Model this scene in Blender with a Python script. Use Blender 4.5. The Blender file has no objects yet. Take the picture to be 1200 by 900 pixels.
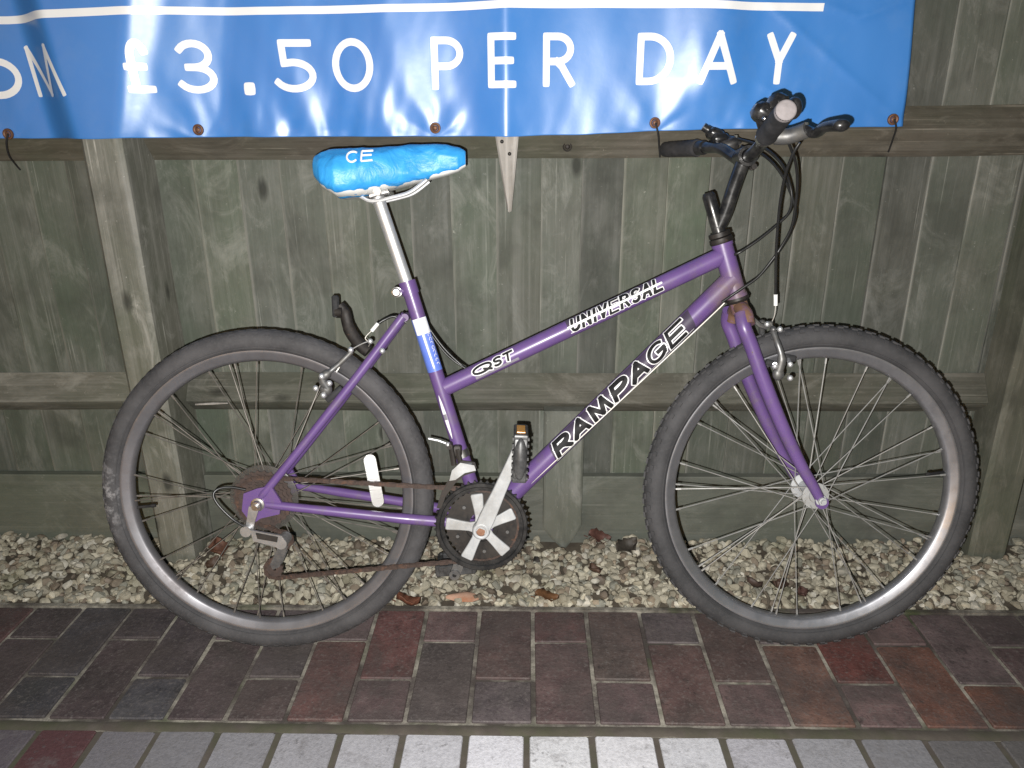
import bpy, math, random
import numpy as np
from mathutils import Vector, Matrix, noise
random.seed(7); np.random.seed(7)
S = bpy.context.scene
COL = S.collection
PI = math.pi

# ------------------------------------------------------------------ camera, sky, light, exposure
cd = bpy.data.cameras.new('camera'); cam = bpy.data.objects.new('camera', cd); COL.objects.link(cam)
_r, _u, _b = [Vector(v) for v in [[0.999768, 0.020576, -0.006365], [-0.001037, 0.341168, 0.940002], [0.021513, -0.939777, 0.34111]]]
cam.matrix_world = Matrix(((_r.x, _u.x, _b.x, 0), (_r.y, _u.y, _b.y, 0), (_r.z, _u.z, _b.z, 1.0508), (0, 0, 0, 1)))
cd.sensor_width = 36; cd.lens = 26.199; cd.clip_start = 0.01; cd.clip_end = 500
S.camera = cam

W = bpy.data.worlds.new('World'); S.world = W; W.use_nodes = True
wn = W.node_tree.nodes; wl = W.node_tree.links
sky = wn.new('ShaderNodeTexSky'); sky.sky_type = 'NISHITA'; sky.sun_disc = False
sky.sun_elevation = math.radians(4); sky.sun_rotation = math.radians(200)
wn['Background'].inputs[1].default_value = 0.055
wl.new(sky.outputs[0], wn['Background'].inputs[0])

ml = bpy.data.lights.new('faint_fill_sun', 'SUN'); ml.energy = 0.006; ml.angle = math.radians(10); ml.color = (0.8, 0.88, 1)  # weak soft sun lamp added as ambient fill, no visible moon
mo = bpy.data.objects.new('faint_fill_sun', ml); COL.objects.link(mo); mo.rotation_euler = (math.radians(50), 0, math.radians(-20))

# the phone's flash: a tiny lamp just below and left of the lens, the only real light of this night picture
fl = bpy.data.lights.new('camera_flash', 'SPOT'); fl.energy = 168; fl.shadow_soft_size = 0.0035
fl.spot_size = math.radians(178); fl.spot_blend = 1.0; fl.color = (1.0, 0.985, 0.95)
fo = bpy.data.objects.new('camera_flash', fl); COL.objects.link(fo)
fm = cam.matrix_world.copy(); fm.translation = Vector((0, 0, 1.0508)) - 0.022 * _r - 0.026 * _u
fo.matrix_world = fm

vs = S.view_settings; S.display_settings.display_device = 'sRGB'
vs.view_transform = 'Standard'; vs.look = 'None'; vs.exposure = 0.0; vs.gamma = 1.0; vs.use_curve_mapping = False
S.cycles.max_bounces = 6; S.cycles.caustics_reflective = False; S.cycles.caustics_refractive = False
S.cycles.sample_clamp_indirect = 3.0

# ------------------------------------------------------------------ mesh helpers
class MB:
    def __init__(s): s.v = []; s.f = []
    def add(s, vs_, fs_):
        n = len(s.v); s.v += [tuple(p) for p in vs_]; s.f += [tuple(i + n for i in f) for f in fs_]
    def box(s, c, size, M=None, ch=0.0):
        hx, hy, hz = [a / 2 for a in size]
        if ch <= 0:
            P = [(x, y, z) for x in (-hx, hx) for y in (-hy, hy) for z in (-hz, hz)]
            F = [(0, 1, 3, 2), (4, 6, 7, 5), (0, 4, 5, 1), (2, 3, 7, 6), (0, 2, 6, 4), (1, 5, 7, 3)]
        else:   # chamfered round the vertical edges and the two z faces
            def ring(x, y, z): return [(-x + ch, -y, z), (x - ch, -y, z), (x, -y + ch, z), (x, y - ch, z), (x - ch, y, z), (-x + ch, y, z), (-x, y - ch, z), (-x, -y + ch, z)]
            R_ = [ring(hx - ch * .7, hy - ch * .7, -hz), ring(hx, hy, -hz + ch), ring(hx, hy, hz - ch), ring(hx - ch * .7, hy - ch * .7, hz)]
            P = sum(R_, []); F = [tuple(range(7, -1, -1)), tuple(range(24, 32))]
            for k in range(3):
                for i in range(8):
                    j = (i + 1) % 8; F.append((k * 8 + i, k * 8 + j, k * 8 + 8 + j, k * 8 + 8 + i))
        P = [Vector(p) for p in P]
        if M is not None: P = [M @ p for p in P]
        c = Vector(c); s.add([p + c for p in P], F)
    def tube(s, path, r, seg=12, caps=True, closed=False, flat=None):
        P = [Vector(p) for p in path]; n = len(P)
        R_ = r if isinstance(r, (list, tuple)) else [r] * n
        T = []
        for i in range(n):
            if closed: t = P[(i + 1) % n] - P[i - 1]
            else: t = P[min(i + 1, n - 1)] - P[max(i - 1, 0)]
            T.append(t.normalized() if t.length > 1e-9 else Vector((0, 0, 1)))
        a = Vector((0, 0, 1)) if abs(T[0].z) < .9 else Vector((1, 0, 0))
        if flat is not None: a = Vector(flat[0])
        N = (a - T[0] * a.dot(T[0])).normalized()
        base = len(s.v); V = []
        for i in range(n):
            if i: N = (N - T[i] * N.dot(T[i])).normalized()
            B = T[i].cross(N)
            k = flat[1] if flat is not None else 1.0
            for j in range(seg):
                an = 2 * PI * j / seg
                V.append(P[i] + R_[i] * (math.cos(an) * N + k * math.sin(an) * B))
        F = []
        for i in range(n if closed else n - 1):
            ii = (i + 1) % n
            for j in range(seg):
                jj = (j + 1) % seg; F.append((i * seg + j, i * seg + jj, ii * seg + jj, ii * seg + j))
        if caps and not closed: F += [tuple(range(seg - 1, -1, -1)), tuple((n - 1) * seg + j for j in range(seg))]
        s.add(V, F)
    def lathe(s, prof, c=(0, 0, 0), axis='y', seg=64, closed=True, M=None):
        # prof: (radius, offset along the axis)
        V = []; m = len(prof)
        for k in range(seg):
            a = 2 * PI * k / seg; ca, sa = math.cos(a), math.sin(a)
            for r, h in prof:
                p = Vector((r * ca, h, r * sa)) if axis == 'y' else Vector((r * ca, r * sa, h))
                if M is not None: p = M @ p
                V.append(p + Vector(c))
        F = []
        for k in range(seg):
            kk = (k + 1) % seg
            for i in range(m if closed else m - 1):
                ii = (i + 1) % m; F.append((k * m + i, k * m + ii, kk * m + ii, kk * m + i))
        s.add(V, F)
    def prism(s, poly, y0, y1):      # poly in x,z; extruded along y
        n = len(poly)
        V = [(x, y0, z) for x, z in poly] + [(x, y1, z) for x, z in poly]
        F = [tuple(range(n)), tuple(range(2 * n - 1, n - 1, -1))]
        for i in range(n):
            j = (i + 1) % n; F.append((i, i + n, j + n, j))
        s.add(V, F)
    def ell(s, c, r, seg=12, rings=8, M=None):
        V = [(0, 0, -1)]; F = []
        for i in range(1, rings):
            t = PI * i / rings
            for j in range(seg):
                a = 2 * PI * j / seg; V.append((math.sin(t) * math.cos(a), math.sin(t) * math.sin(a), -math.cos(t)))
        V.append((0, 0, 1)); L = len(V) - 1
        for j in range(seg):
            jj = (j + 1) % seg
            F.append((0, 1 + jj, 1 + j)); F.append((L, L - seg + j, L - seg + jj))
            for i in range(rings - 2): F.append((1 + i * seg + j, 1 + i * seg + jj, 1 + (i + 1) * seg + jj, 1 + (i + 1) * seg + j))
        c = Vector(c); P = [Vector((p[0] * r[0], p[1] * r[1], p[2] * r[2])) for p in V]
        if M is not None: P = [M @ p for p in P]
        s.add([p + c for p in P], F)
    def mesh(s, name, smooth=35):
        me = bpy.data.meshes.new(name); me.from_pydata(s.v, [], s.f); me.validate(); me.update()
        if smooth:
            me.polygons.foreach_set('use_smooth', [True] * len(me.polygons)); me.set_sharp_from_angle(angle=math.radians(smooth))
        return me

def obj(name, mb, mat, parent=None, smooth=35, label=None, cat=None, group=None, kind=None, loc=None):
    me = mb.mesh(name, smooth) if isinstance(mb, MB) else mb
    if mat is not None and not me.materials: me.materials.append(mat)
    o = bpy.data.objects.new(name, me); COL.objects.link(o)
    if parent is not None: o.parent = parent
    if loc is not None: o.location = loc
    for k, v in (('label', label), ('category', cat), ('group', group), ('kind', kind)):
        if v: o[k] = v
    return o
def empty(name, parent=None, label=None, cat=None, group=None, kind=None, loc=(0, 0, 0), rot=(0, 0, 0)):
    o = bpy.data.objects.new(name, None); COL.objects.link(o); o.location = loc; o.rotation_euler = rot; o.empty_display_size = .1
    if parent is not None: o.parent = parent
    for k, v in (('label', label), ('category', cat), ('group', group), ('kind', kind)):
        if v: o[k] = v
    return o
def cr(pts, n=8, closed=False):      # Catmull-Rom through points
    P = [Vector(p) for p in pts]; m = len(P); out = []
    for i in range(m if closed else m - 1):
        if closed: p0, p1, p2, p3 = P[i - 1], P[i], P[(i + 1) % m], P[(i + 2) % m]
        else: p0, p1, p2, p3 = P[max(i - 1, 0)], P[i], P[i + 1], P[min(i + 2, m - 1)]
        for k in range(n):
            t = k / n
            out.append(.5 * ((2 * p1) + (p2 - p0) * t + (2 * p0 - 5 * p1 + 4 * p2 - p3) * t * t + (3 * p1 - p0 - 3 * p2 + p3) * t ** 3))
    if not closed: out.append(P[-1])
    return out
def V2(p): return (p[0], p[2])

# ------------------------------------------------------------------ materials
class NT:
    def __init__(s, name):
        s.m = bpy.data.materials.new(name); s.m.use_nodes = True; s.t = s.m.node_tree; s.n = s.t.nodes; s.p = s.n['Principled BSDF']
    def new(s, t, **k):
        x = s.n.new(t)
        for a, b_ in k.items(): setattr(x, a, b_)
        return x
    def link(s, a, b_): s.t.links.new(a, b_)
    def val(s, x, v):
        if isinstance(v, (int, float)): x.default_value = v
        elif isinstance(v, tuple): x.default_value = v if len(v) == 4 or len(x.default_value) == 3 else v + (1,)
        else: s.link(v, x)
    def coords(s, scale=(1, 1, 1), rnd=True, rot=(0, 0, 0)):
        tc = s.new('ShaderNodeTexCoord'); mp = s.new('ShaderNodeMapping'); mp.inputs['Scale'].default_value = scale; mp.inputs['Rotation'].default_value = rot
        out = tc.outputs['Object']
        if rnd:
            oi = s.new('ShaderNodeObjectInfo'); vm = s.new('ShaderNodeVectorMath', operation='SCALE'); vm.inputs[0].default_value = (37, 53, 71)
            s.link(oi.outputs['Random'], vm.inputs['Scale'])
            ad = s.new('ShaderNodeVectorMath', operation='ADD'); s.link(out, ad.inputs[0]); s.link(vm.outputs[0], ad.inputs[1]); out = ad.outputs[0]
        s.link(out, mp.inputs['Vector']); return mp.outputs[0]
    def noise(s, co, scale, detail=4, rough=.55, dist=0):
        x = s.new('ShaderNodeTexNoise'); x.inputs['Scale'].default_value = scale; x.inputs['Detail'].default_value = detail
        x.inputs['Roughness'].default_value = rough; x.inputs['Distortion'].default_value = dist; s.link(co, x.inputs['Vector']); return x.outputs['Fac']
    def ramp(s, fac, stops, mode='LINEAR'):
        x = s.new('ShaderNodeValToRGB'); x.color_ramp.interpolation = mode; e = x.color_ramp.elements
        while len(e) < len(stops): e.new(.5)
        for i, (p, c) in enumerate(stops):
            e[i].position = p; e[i].color = (c, c, c, 1) if isinstance(c, (int, float)) else tuple(c) + (1,)
        s.link(fac, x.inputs[0]); return x.outputs[0]
    def mix(s, f, a, b_, mode='MIX'):
        x = s.new('ShaderNodeMix', data_type='RGBA', blend_type=mode)
        s.val(x.inputs[0], f); s.val(x.inputs[6], a); s.val(x.inputs[7], b_); return x.outputs[2]
    def math(s, op, a, b_=0.0):
        x = s.new('ShaderNodeMath', operation=op); s.val(x.inputs[0], a); s.val(x.inputs[1], b_); return x.outputs[0]
    def bump(s, h, strength=.4, dist=.002):
        x = s.new('ShaderNodeBump'); x.inputs['Strength'].default_value = strength; x.inputs['Distance'].default_value = dist
        s.link(h, x.inputs['Height']); s.link(x.outputs[0], s.p.inputs['Normal'])
    def fin(s, col, rough=.6, metal=0.0, spec=.5, coat=0.0):
        s.val(s.p.inputs['Base Color'], col); s.val(s.p.inputs['Roughness'], rough); s.val(s.p.inputs['Metallic'], metal)
        s.p.inputs['Specular IOR Level'].default_value = spec; s.p.inputs['Coat Weight'].default_value = coat; s.p.inputs['Coat Roughness'].default_value = .15
        return s.m

def simple(name, c1, c2, scale=40, rough=.5, metal=0.0, spec=.5, coat=0.0, bump=0.0, rust=None, rust_amt=.55, dust=None, dscale=9):
    t = NT(name); co = t.coords(rnd=False)
    f = t.noise(co, scale); col = t.mix(t.ramp(f, [(.3, 0), (.7, 1)]), c1, c2)
    r = rough; mt = metal
    if dust:
        d = t.ramp(t.noise(co, dscale, 6, .7), [(.45, 0), (.72, 1)])
        col = t.mix(d, col, dust); r = t.math('ADD', t.math('MULTIPLY', d, .25), rough)
    if rust:
        k = t.ramp(t.noise(co, 55, 6, .7), [(rust_amt, 0), (rust_amt + .08, 1)])
        col = t.mix(k, col, rust); mt = t.math('MULTIPLY', t.math('SUBTRACT', 1.0, k), metal) if metal else 0.0
        r = t.math('MAXIMUM', r, t.math('MULTIPLY', k, .85))
    if bump: t.bump(t.noise(co, scale * 3), bump, .001)
    return t.fin(col, r, mt, spec, coat)

M = {}
# purple paint with dust and rust freckles
t = NT('purple_paint'); co = t.coords(rnd=False)
base = t.mix(t.ramp(t.noise(co, 14, 5), [(.35, 0), (.7, 1)]), (.124, .070, .206), (.098, .054, .172))
dirt = t.ramp(t.noise(co, 30, 8, .7), [(.52, 0), (.78, .8)])
base = t.mix(dirt, base, (.11, .085, .10))
tc = t.new('ShaderNodeTexCoord'); vd = t.new('ShaderNodeVectorMath', operation='DISTANCE'); t.link(tc.outputs['Object'], vd.inputs[0]); vd.inputs[1].default_value = (.375, -.01, .728)
grime = t.math('MULTIPLY', t.ramp(t.math('ADD', vd.outputs['Value'], t.math('MULTIPLY', t.noise(co, 60, 5, .7), .05)), [(.050, .85), (.085, 0)]), t.ramp(t.noise(co, 45, 5, .7), [(.3, .4), (.6, 1)])); base = t.mix(grime, base, (.16, .115, .10))
chip = t.ramp(t.noise(co, 120, 5, .7), [(.69, 0), (.72, 1)])
base = t.mix(chip, base, (.10, .055, .03))
t.bump(t.noise(co, 300, 2), .05, .0005)
M['purple'] = t.fin(base, t.math('ADD', t.math('MULTIPLY', dirt, .3), .38), 0.0, .5, .12)
M['rusty_purple'] = simple('rusty_purple_paint', (.12, .06, .13), (.17, .10, .09), 60, .6, rust=(.14, .075, .045), rust_amt=.44)
M['rust'] = simple('rusty_steel', (.030, .021, .018), (.058, .036, .029), 90, .75, .0, bump=.3, rust=(.085, .046, .03), rust_amt=.58)
M['chain'] = simple('dirty_chain', (.035, .023, .019), (.07, .045, .036), 200, .6, .3, rust=(.085, .043, .027), rust_amt=.54)
M['darksteel'] = simple('dark_dirty_steel', (.010, .009, .009), (.026, .022, .02), 120, .5, .3, dust=(.042, .034, .028), rust=(.07, .035, .02), rust_amt=.62)
M['blackplastic'] = simple('black_plastic', (.010, .010, .011), (.018, .018, .02), 60, .32, spec=.5, dust=(.05, .047, .045), dscale=22)
M['blackpaint'] = simple('black_painted_steel', (.008, .008, .009), (.014, .014, .015), 60, .28, spec=.5, coat=.3, dust=(.04, .038, .036), dscale=40)
M['rustbolt'] = simple('orange_rust', (.20, .095, .055), (.26, .14, .09), 200, .85, bump=.4)
M['pedalgrey'] = simple('scuffed_grey_plastic', (.022, .022, .023), (.055, .055, .056), 60, .38, spec=.5, dust=(.085, .083, .082), dscale=35)
M['guard'] = simple('black_guard_plastic', (.007, .007, .008), (.013, .013, .013), 60, .38, spec=.45, dust=(.022, .02, .019), dscale=30)
M['rubber'] = simple('black_rubber', (.012, .012, .013), (.022, .022, .024), 90, .75, dust=(.045, .043, .046), dscale=25)
M['gripend'] = simple('dusty_grip_end', (.20, .18, .18), (.26, .235, .24), 120, .85)
M['chrome'] = simple('chromed_steel', (.75, .75, .76), (.6, .59, .58), 60, .22, 1.0, dust=(.35, .33, .31), rust=(.16, .09, .05), rust_amt=.68)
M['silver'] = simple('brushed_alloy', (.80, .80, .81), (.66, .66, .67), 80, .46, .8)
M['alloy'] = simple('dull_alloy', (.40, .41, .425), (.50, .51, .52), 60, .5, .35, spec=.5, dust=(.27, .26, .245))
M['greyalloy'] = simple('dirty_grey_alloy', (.10, .10, .105), (.17, .17, .17), 70, .42, .6, dust=(.15, .14, .125), dscale=30)
M['spoke'] = simple('dull_spoke_wire', (.44, .44, .43), (.30, .29, .28), 40, .42, .5)
M['spoke_dark'] = simple('tarnished_spoke_wire', (.24, .22, .2), (.12, .11, .10), 40, .45, .5)
M['cable'] = simple('black_cable_housing', (.012, .012, .012), (.018, .018, .018), 40, .35)
M['zinc'] = simple('zinc_plate', (.50, .50, .51), (.36, .36, .365), 70, .36, .7, dust=(.2, .19, .18), dscale=40)
M['wire'] = simple('bare_steel_cable', (.62, .6, .56), (.5, .47, .42), 40, .45, .4)
M['white'] = simple('white_plastic', (.78, .78, .76), (.68, .68, .66), 40, .4)
M['decalwhite'] = simple('white_decal', (.80, .80, .80), (.66, .66, .67), 90, .4)
M['decalblack'] = simple('black_decal', (.008, .008, .009), (.02, .019, .02), 90, .6, spec=.2)
M['decaldark'] = simple('smoke_grey_decal', (.045, .035, .06), (.065, .05, .08), 50, .5, spec=.3)
M['decalsilver'] = simple('silver_decal', (.2, .19, .22), (.26, .24, .28), 50, .4)
M['decalblue'] = simple('blue_decal', (.10, .17, .55), (.13, .2, .62), 30, .35, coat=.3)
M['amber'] = simple('amber_reflector', (.8, .36, .04), (.6, .24, .02), 200, .2, coat=.5)
M['rimfront'] = simple('alloy_rim', (.46, .46, .49), (.36, .36, .385), 30, .34, .85, dust=(.22, .215, .23), dscale=14)
M['rimrear'] = simple('dull_worn_rim', (.22, .215, .23), (.165, .16, .17), 30, .38, .6, dust=(.14, .125, .127), dscale=9)
M['plasticdisc'] = None
def tyre_mat(name, base, dust, scuff):
    t = NT(name); co = t.coords(rnd=False)
    f = t.noise(co, 12, 6, .65); c = t.mix(t.ramp(f, [(.32, 0), (.7, 1)]), base, dust)
    f2 = t.noise(co, 200, 3); c = t.mix(t.ramp(f2, [(.5, 0), (.75, .5)]), c, dust)
    if scuff:
        tc = t.new('ShaderNodeTexCoord'); sx = t.new('ShaderNodeSeparateXYZ'); t.link(tc.outputs['Object'], sx.inputs[0])
        # pale scraped patch on the sidewall behind the axle
        inx = t.ramp(sx.outputs[0], [(0.0, 1), (.001, 0)])
        g = t.math('MULTIPLY', t.math('SUBTRACT', -.285, sx.outputs[0]), 40.0)
        h = t.math('SUBTRACT', 1.0, t.math('ABSOLUTE', t.math('MULTIPLY', t.math('ADD', sx.outputs[2], .0), 9.0)))
        k = t.math('MULTIPLY', t.math('MINIMUM', t.math('MAXIMUM', g, 0.0), 1.0), t.math('MAXIMUM', h, 0.0))
        k = t.math('MULTIPLY', k, t.ramp(t.noise(co, 45, 6, .7), [(.47, 0), (.6, 1)]))
        c = t.mix(k, c, (.26, .25, .255))
    t.bump(t.noise(co, 260, 3), .25, .001)
    return t.fin(c, .78, 0, .35)
M['tyrefront'] = tyre_mat('tyre_rubber', (.030, .030, .032), (.066, .064, .067), False)
M['tyrerear'] = tyre_mat('worn_dusty_tyre_rubber', (.034, .033, .035), (.078, .075, .078), True)
# translucent spoke protector
t = NT('smoky_clear_plastic'); t.fin((.085, .078, .072), .35)
tr = t.new('ShaderNodeBsdfTransparent'); mx = t.new('ShaderNodeMixShader'); mx.inputs[0].default_value = .42
t.link(tr.outputs[0], mx.inputs[1]); t.link(t.p.outputs[0], mx.inputs[2]); t.link(mx.outputs[0], t.n['Material Output'].inputs[0])
M['plasticdisc'] = t.m
# reflector: aluminised micro prism face under clear plastic
t = NT('reflector_lens'); co = t.coords(scale=(1, 1, 1), rnd=False)
vo = t.new('ShaderNodeTexVoronoi'); vo.inputs['Scale'].default_value = 420; t.link(co, vo.inputs['Vector']); t.bump(vo.outputs['Distance'], .25, .0006)
M['reflector'] = t.fin((.95, .95, .95), .33, 1.0)

# weathered fence timber; grain along local z, every board differs through Object Random
def timber(name, dark, mid, light, algae, along='z', algae_amt=.5, grain=1.0, knots=True):
    t = NT(name)
    st = {'z': (1, 1, .05), 'x': (.05, 1, 1)}[along]
    k2 = {'z': (1, 1, .45), 'x': (.45, 1, 1)}[along]
    k3 = {'z': (1, 1, .012), 'x': (.012, 1, 1)}[along]
    cg = t.coords(st); cb = t.coords((1, 1, 1)); ck = t.coords(k2); cs = t.coords(k3)
    g1 = t.noise(cg, 150 * grain, 5, .65, .4); g2 = t.noise(cg, 34 * grain, 4, .6, .8); g3 = t.noise(cs, 60, 2)
    c = t.mix(t.ramp(g2, [(.3, 0), (.72, 1)]), dark, mid)
    c = t.mix(t.ramp(g1, [(.45, 0), (.8, .55)]), c, light)
    c = t.mix(t.ramp(g1, [(.22, .42), (.40, 0)]), c, tuple(a * .45 for a in dark))
    c = t.mix(t.ramp(g3, [(.54, 0), (.68, .75)]), c, light)
    sc = t.noise(cs, 130, 3, .6); sm_ = t.noise(cb, 5, 4, .65); c = t.mix(t.math('MULTIPLY', t.ramp(sc, [(.62, 0), (.68, 1)]), t.ramp(sm_, [(.46, 0), (.60, .9)])), c, tuple(min(1, a * 1.7) for a in light))
    pb = t.noise(cb, 2.6, 5, .6, .5); c = t.mix(t.ramp(pb, [(algae_amt - .12, 0), (algae_amt + .18, .8)]), c, algae)
    br_ = t.noise(cb, 1.7, 3, .5); c = t.mix(t.ramp(br_, [(.50, 0), (.66, .22)]), c, (mid[0] * 1.12, mid[1] * .95, mid[2] * .84))
    pale = t.noise(ck, 9, 6, .75, 1.2); c = t.mix(t.ramp(pale, [(.53, 0), (.70, .7)]), c, tuple(min(1, a * 1.35) for a in light))
    bl = t.noise(ck, 17, 7, .72, .4); c = t.mix(t.ramp(bl, [(.50, 0), (.68, .38)]), c, tuple(min(1, a * 1.12) for a in light)); c = t.mix(t.ramp(bl, [(.34, .45), (.46, 0)]), c, tuple(a * .75 for a in dark))
    spk = t.noise(cb, 85, 4, .75); c = t.mix(t.ramp(spk, [(.66, 0), (.74, .7)]), c, tuple(min(1, a * 1.9) for a in light))
    damp = t.noise(cb, 6, 4, .6); c = t.mix(t.ramp(damp, [(.30, .5), (.48, 0)]), c, tuple(a * .5 for a in dark))
    if knots:
        vo = t.new('ShaderNodeTexVoronoi'); vo.inputs['Scale'].default_value = 7.0; t.link(ck, vo.inputs['Vector'])
        kd = t.math('ADD', vo.outputs['Distance'], t.math('MULTIPLY', t.math('SUBTRACT', g1, .5), .05))
        c = t.mix(t.ramp(kd, [(.045, .85), (.105, 0)]), c, tuple(a * .3 for a in dark))
    if name == 'weathered_board':
        tc = t.new('ShaderNodeTexCoord'); sx_ = t.new('ShaderNodeSeparateXYZ'); t.link(tc.outputs['Object'], sx_.inputs[0])
        ed = t.math('MULTIPLY', t.ramp(sx_.outputs[0], [(.0, 1), (.0065, 0)]), t.ramp(t.noise(cg, 60, 4, .7), [(.38, 0), (.58, .9)])); c = t.mix(ed, c, (.24, .235, .21))
    oi = t.new('ShaderNodeObjectInfo'); hv = t.new('ShaderNodeHueSaturation'); t.link(c, hv.inputs['Color'])
    t.link(t.math('ADD', t.math('MULTIPLY', oi.outputs['Random'], .42), .80), hv.inputs['Value'])
    rnd2 = t.math('FRACT', t.math('MULTIPLY', oi.outputs['Random'], 13.7)); t.link(t.math('ADD', t.math('MULTIPLY', rnd2, .5), .75), hv.inputs['Saturation'])
    t.bump(t.math('ADD', t.math('MULTIPLY', g1, .7), t.math('MULTIPLY', g2, .5)), .55, .0022)
    return t.fin(hv.outputs[0], .82, 0, .25)
M['board'] = timber('weathered_board', (.086, .091, .076), (.114, .119, .102), (.156, .158, .142), (.078, .096, .072))
M['rail'] = timber('weathered_rail', (.085, .084, .069), (.115, .113, .096), (.185, .178, .157), (.078, .092, .064), 'x', .56)
M['toprail'] = timber('dark_weathered_rail', (.075, .066, .052), (.115, .10, .08), (.16, .145, .12), (.088, .092, .062), 'x', .5)
M['gravelboard'] = timber('mossy_board', (.092, .096, .081), (.112, .116, .099), (.130, .132, .115), (.088, .10, .075), 'x', .47, knots=False)
M['post'] = timber('pale_weathered_post', (.12, .12, .10), (.185, .182, .158), (.28, .27, .245), (.085, .096, .066), 'z', .47, .8)
M['darkpost'] = timber('green_weathered_post', (.085, .086, .068), (.115, .112, .09), (.145, .14, .115), (.08, .095, .062), 'z', .46, .8)
M['peg'] = timber('smooth_grey_stake', (.105, .11, .092), (.135, .138, .118), (.16, .16, .14), (.10, .112, .085), 'z', .45, .4, False)
M['tipwood'] = timber('bare_grey_stake', (.24, .215, .19), (.33, .305, .275), (.42, .39, .36), (.26, .24, .2), 'z', .7, .9, False)

# vinyl
t = NT('blue_vinyl'); co = t.coords(rnd=False)
f = t.noise(co, 3.5, 4); c = t.mix(t.ramp(f, [(.3, 0), (.7, 1)]), (.040, .178, .50), (.050, .208, .56))
w1 = t.new('ShaderNodeTexWave', wave_type='BANDS', bands_direction='Z'); w1.inputs['Scale'].default_value = 190; t.link(co, w1.inputs['Vector'])
w2 = t.new('ShaderNodeTexWave', wave_type='BANDS', bands_direction='X'); w2.inputs['Scale'].default_value = 190; t.link(co, w2.inputs['Vector'])
gr = t.noise(co, 8, 5, .7); c = t.mix(t.ramp(gr, [(.5, 0), (.85, .35)]), c, (.14, .26, .5))
t.bump(t.math('ADD', t.math('MULTIPLY', t.math('ADD', w1.outputs['Fac'], w2.outputs['Fac']), .12), t.noise(co, 45, 3)), .10, .0012)
M['vinyl'] = t.fin(c, t.math('ADD', t.math('MULTIPLY', gr, .16), .26), 0, .6)
M['vinylwhite'] = simple('white_vinyl_print', (.78, .79, .80), (.74, .75, .77), 12, .3, spec=.5)
M['brass'] = simple('rusty_eyelet', (.11, .05, .03), (.17, .085, .05), 200, .55, .4, bump=.2)
M['cord'] = simple('black_cord', (.010, .010, .010), (.022, .02, .02), 300, .8)
t = NT('crinkled_blue_plastic'); co = t.coords(rnd=False)
n1 = t.noise(co, 26, 5, .6, 1.5); n2 = t.noise(co, 70, 3, .6, 1.0)
c = t.mix(t.ramp(n1, [(.3, 0), (.7, 1)]), (.022, .23, .58), (.045, .34, .74))
t.bump(t.math('ADD', n1, t.math('MULTIPLY', n2, .25)), .45, .005)
M['cover'] = t.fin(c, .42, 0, .45)

# ground materials
t = NT('clay_paver'); co = t.coords(); oi = t.new('ShaderNodeObjectInfo')
n1 = t.noise(co, 16, 6, .7); n2 = t.noise(co, 130, 4, .7); n3 = t.noise(co, 6, 5, .65)
c = t.mix(.75, oi.outputs['Color'], t.mix(t.ramp(n1, [(.3, 0), (.7, 1)]), (.42, .42, .45), (1.55, 1.5, 1.48)), 'MULTIPLY')
c = t.mix(t.ramp(n3, [(.50, 0), (.72, .65)]), c, (.05, .047, .042))
c = t.mix(t.ramp(n2, [(.53, 0), (.70, .75)]), c, (.135, .118, .11)); c = t.mix(t.ramp(n2, [(.28, .7), (.42, 0)]), c, (.022, .018, .018))
c = t.mix(t.ramp(t.noise(co, 55, 6, .8), [(.66, 0), (.72, .75)]), c, (.19, .175, .165))
c = t.mix(t.ramp(t.noise(co, 34, 5, .75), [(.30, .7), (.42, 0)]), c, (.026, .022, .021))
def film(t, c, amt=.72):
    ge = t.new('ShaderNodeNewGeometry'); a = t.noise(ge.outputs['Position'], 5.2, 6, .68, .6); b_ = t.noise(ge.outputs['Position'], 150, 4, .7)
    k = t.math('MULTIPLY', t.ramp(a, [(.46, 0), (.60, amt)]), t.ramp(b_, [(.25, .55), (.6, 1)]))
    return t.mix(k, c, t.mix(b_, (.036, .029, .028), (.092, .074, .069)))
c = film(t, c)
t.bump(t.math('ADD', n1, n2), .6, .0028)
M['paver'] = t.fin(c, t.math('ADD', .48, t.math('MULTIPLY', n1, .35)), 0, .4)
t = NT('painted_block'); co = t.coords(); oi = t.new('ShaderNodeObjectInfo')
n1 = t.noise(co, 28, 6, .7); n2 = t.noise(co, 150, 4, .75); n3 = t.noise(co, 60, 4, .7)
c = t.mix(1.0, oi.outputs['Color'], t.ramp(n2, [(.3, .78), (.6, 1.06)]), 'MULTIPLY')
c = t.mix(t.ramp(n3, [(.60, 0), (.70, .6)]), c, (.10, .095, .095))
c = t.mix(t.ramp(n1, [(.52, 0), (.72, .62)]), c, (.14, .13, .128))
t.bump(t.math('ADD', n3, n2), .6, .002)
M['block'] = t.fin(c, .5, 0, .5)
t = NT('sandy_mossy_joint'); co = t.coords(rnd=False)
n1 = t.noise(co, 5, 4, .6); n2 = t.noise(co, 60, 5, .7); n3 = t.noise(co, 9, 3)
c = t.mix(t.ramp(n1, [(.40, 0), (.52, 1)]), (.062, .052, .046), (.33, .305, .255))
c = t.mix(t.ramp(n2, [(.35, .6), (.6, 0)]), c, (.06, .055, .045))
c = t.mix(t.ramp(n3, [(.56, 0), (.68, .75)]), c, (.055, .068, .03))
c = film(t, c, .97)
t.bump(n2, .8, .003)
M['joint'] = t.fin(c, .9, 0, .2)
M['moss'] = simple('dirt_and_moss', (.060, .048, .040), (.085, .072, .058), 30, .95, bump=.8, dust=(.05, .055, .026), dscale=6)
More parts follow.
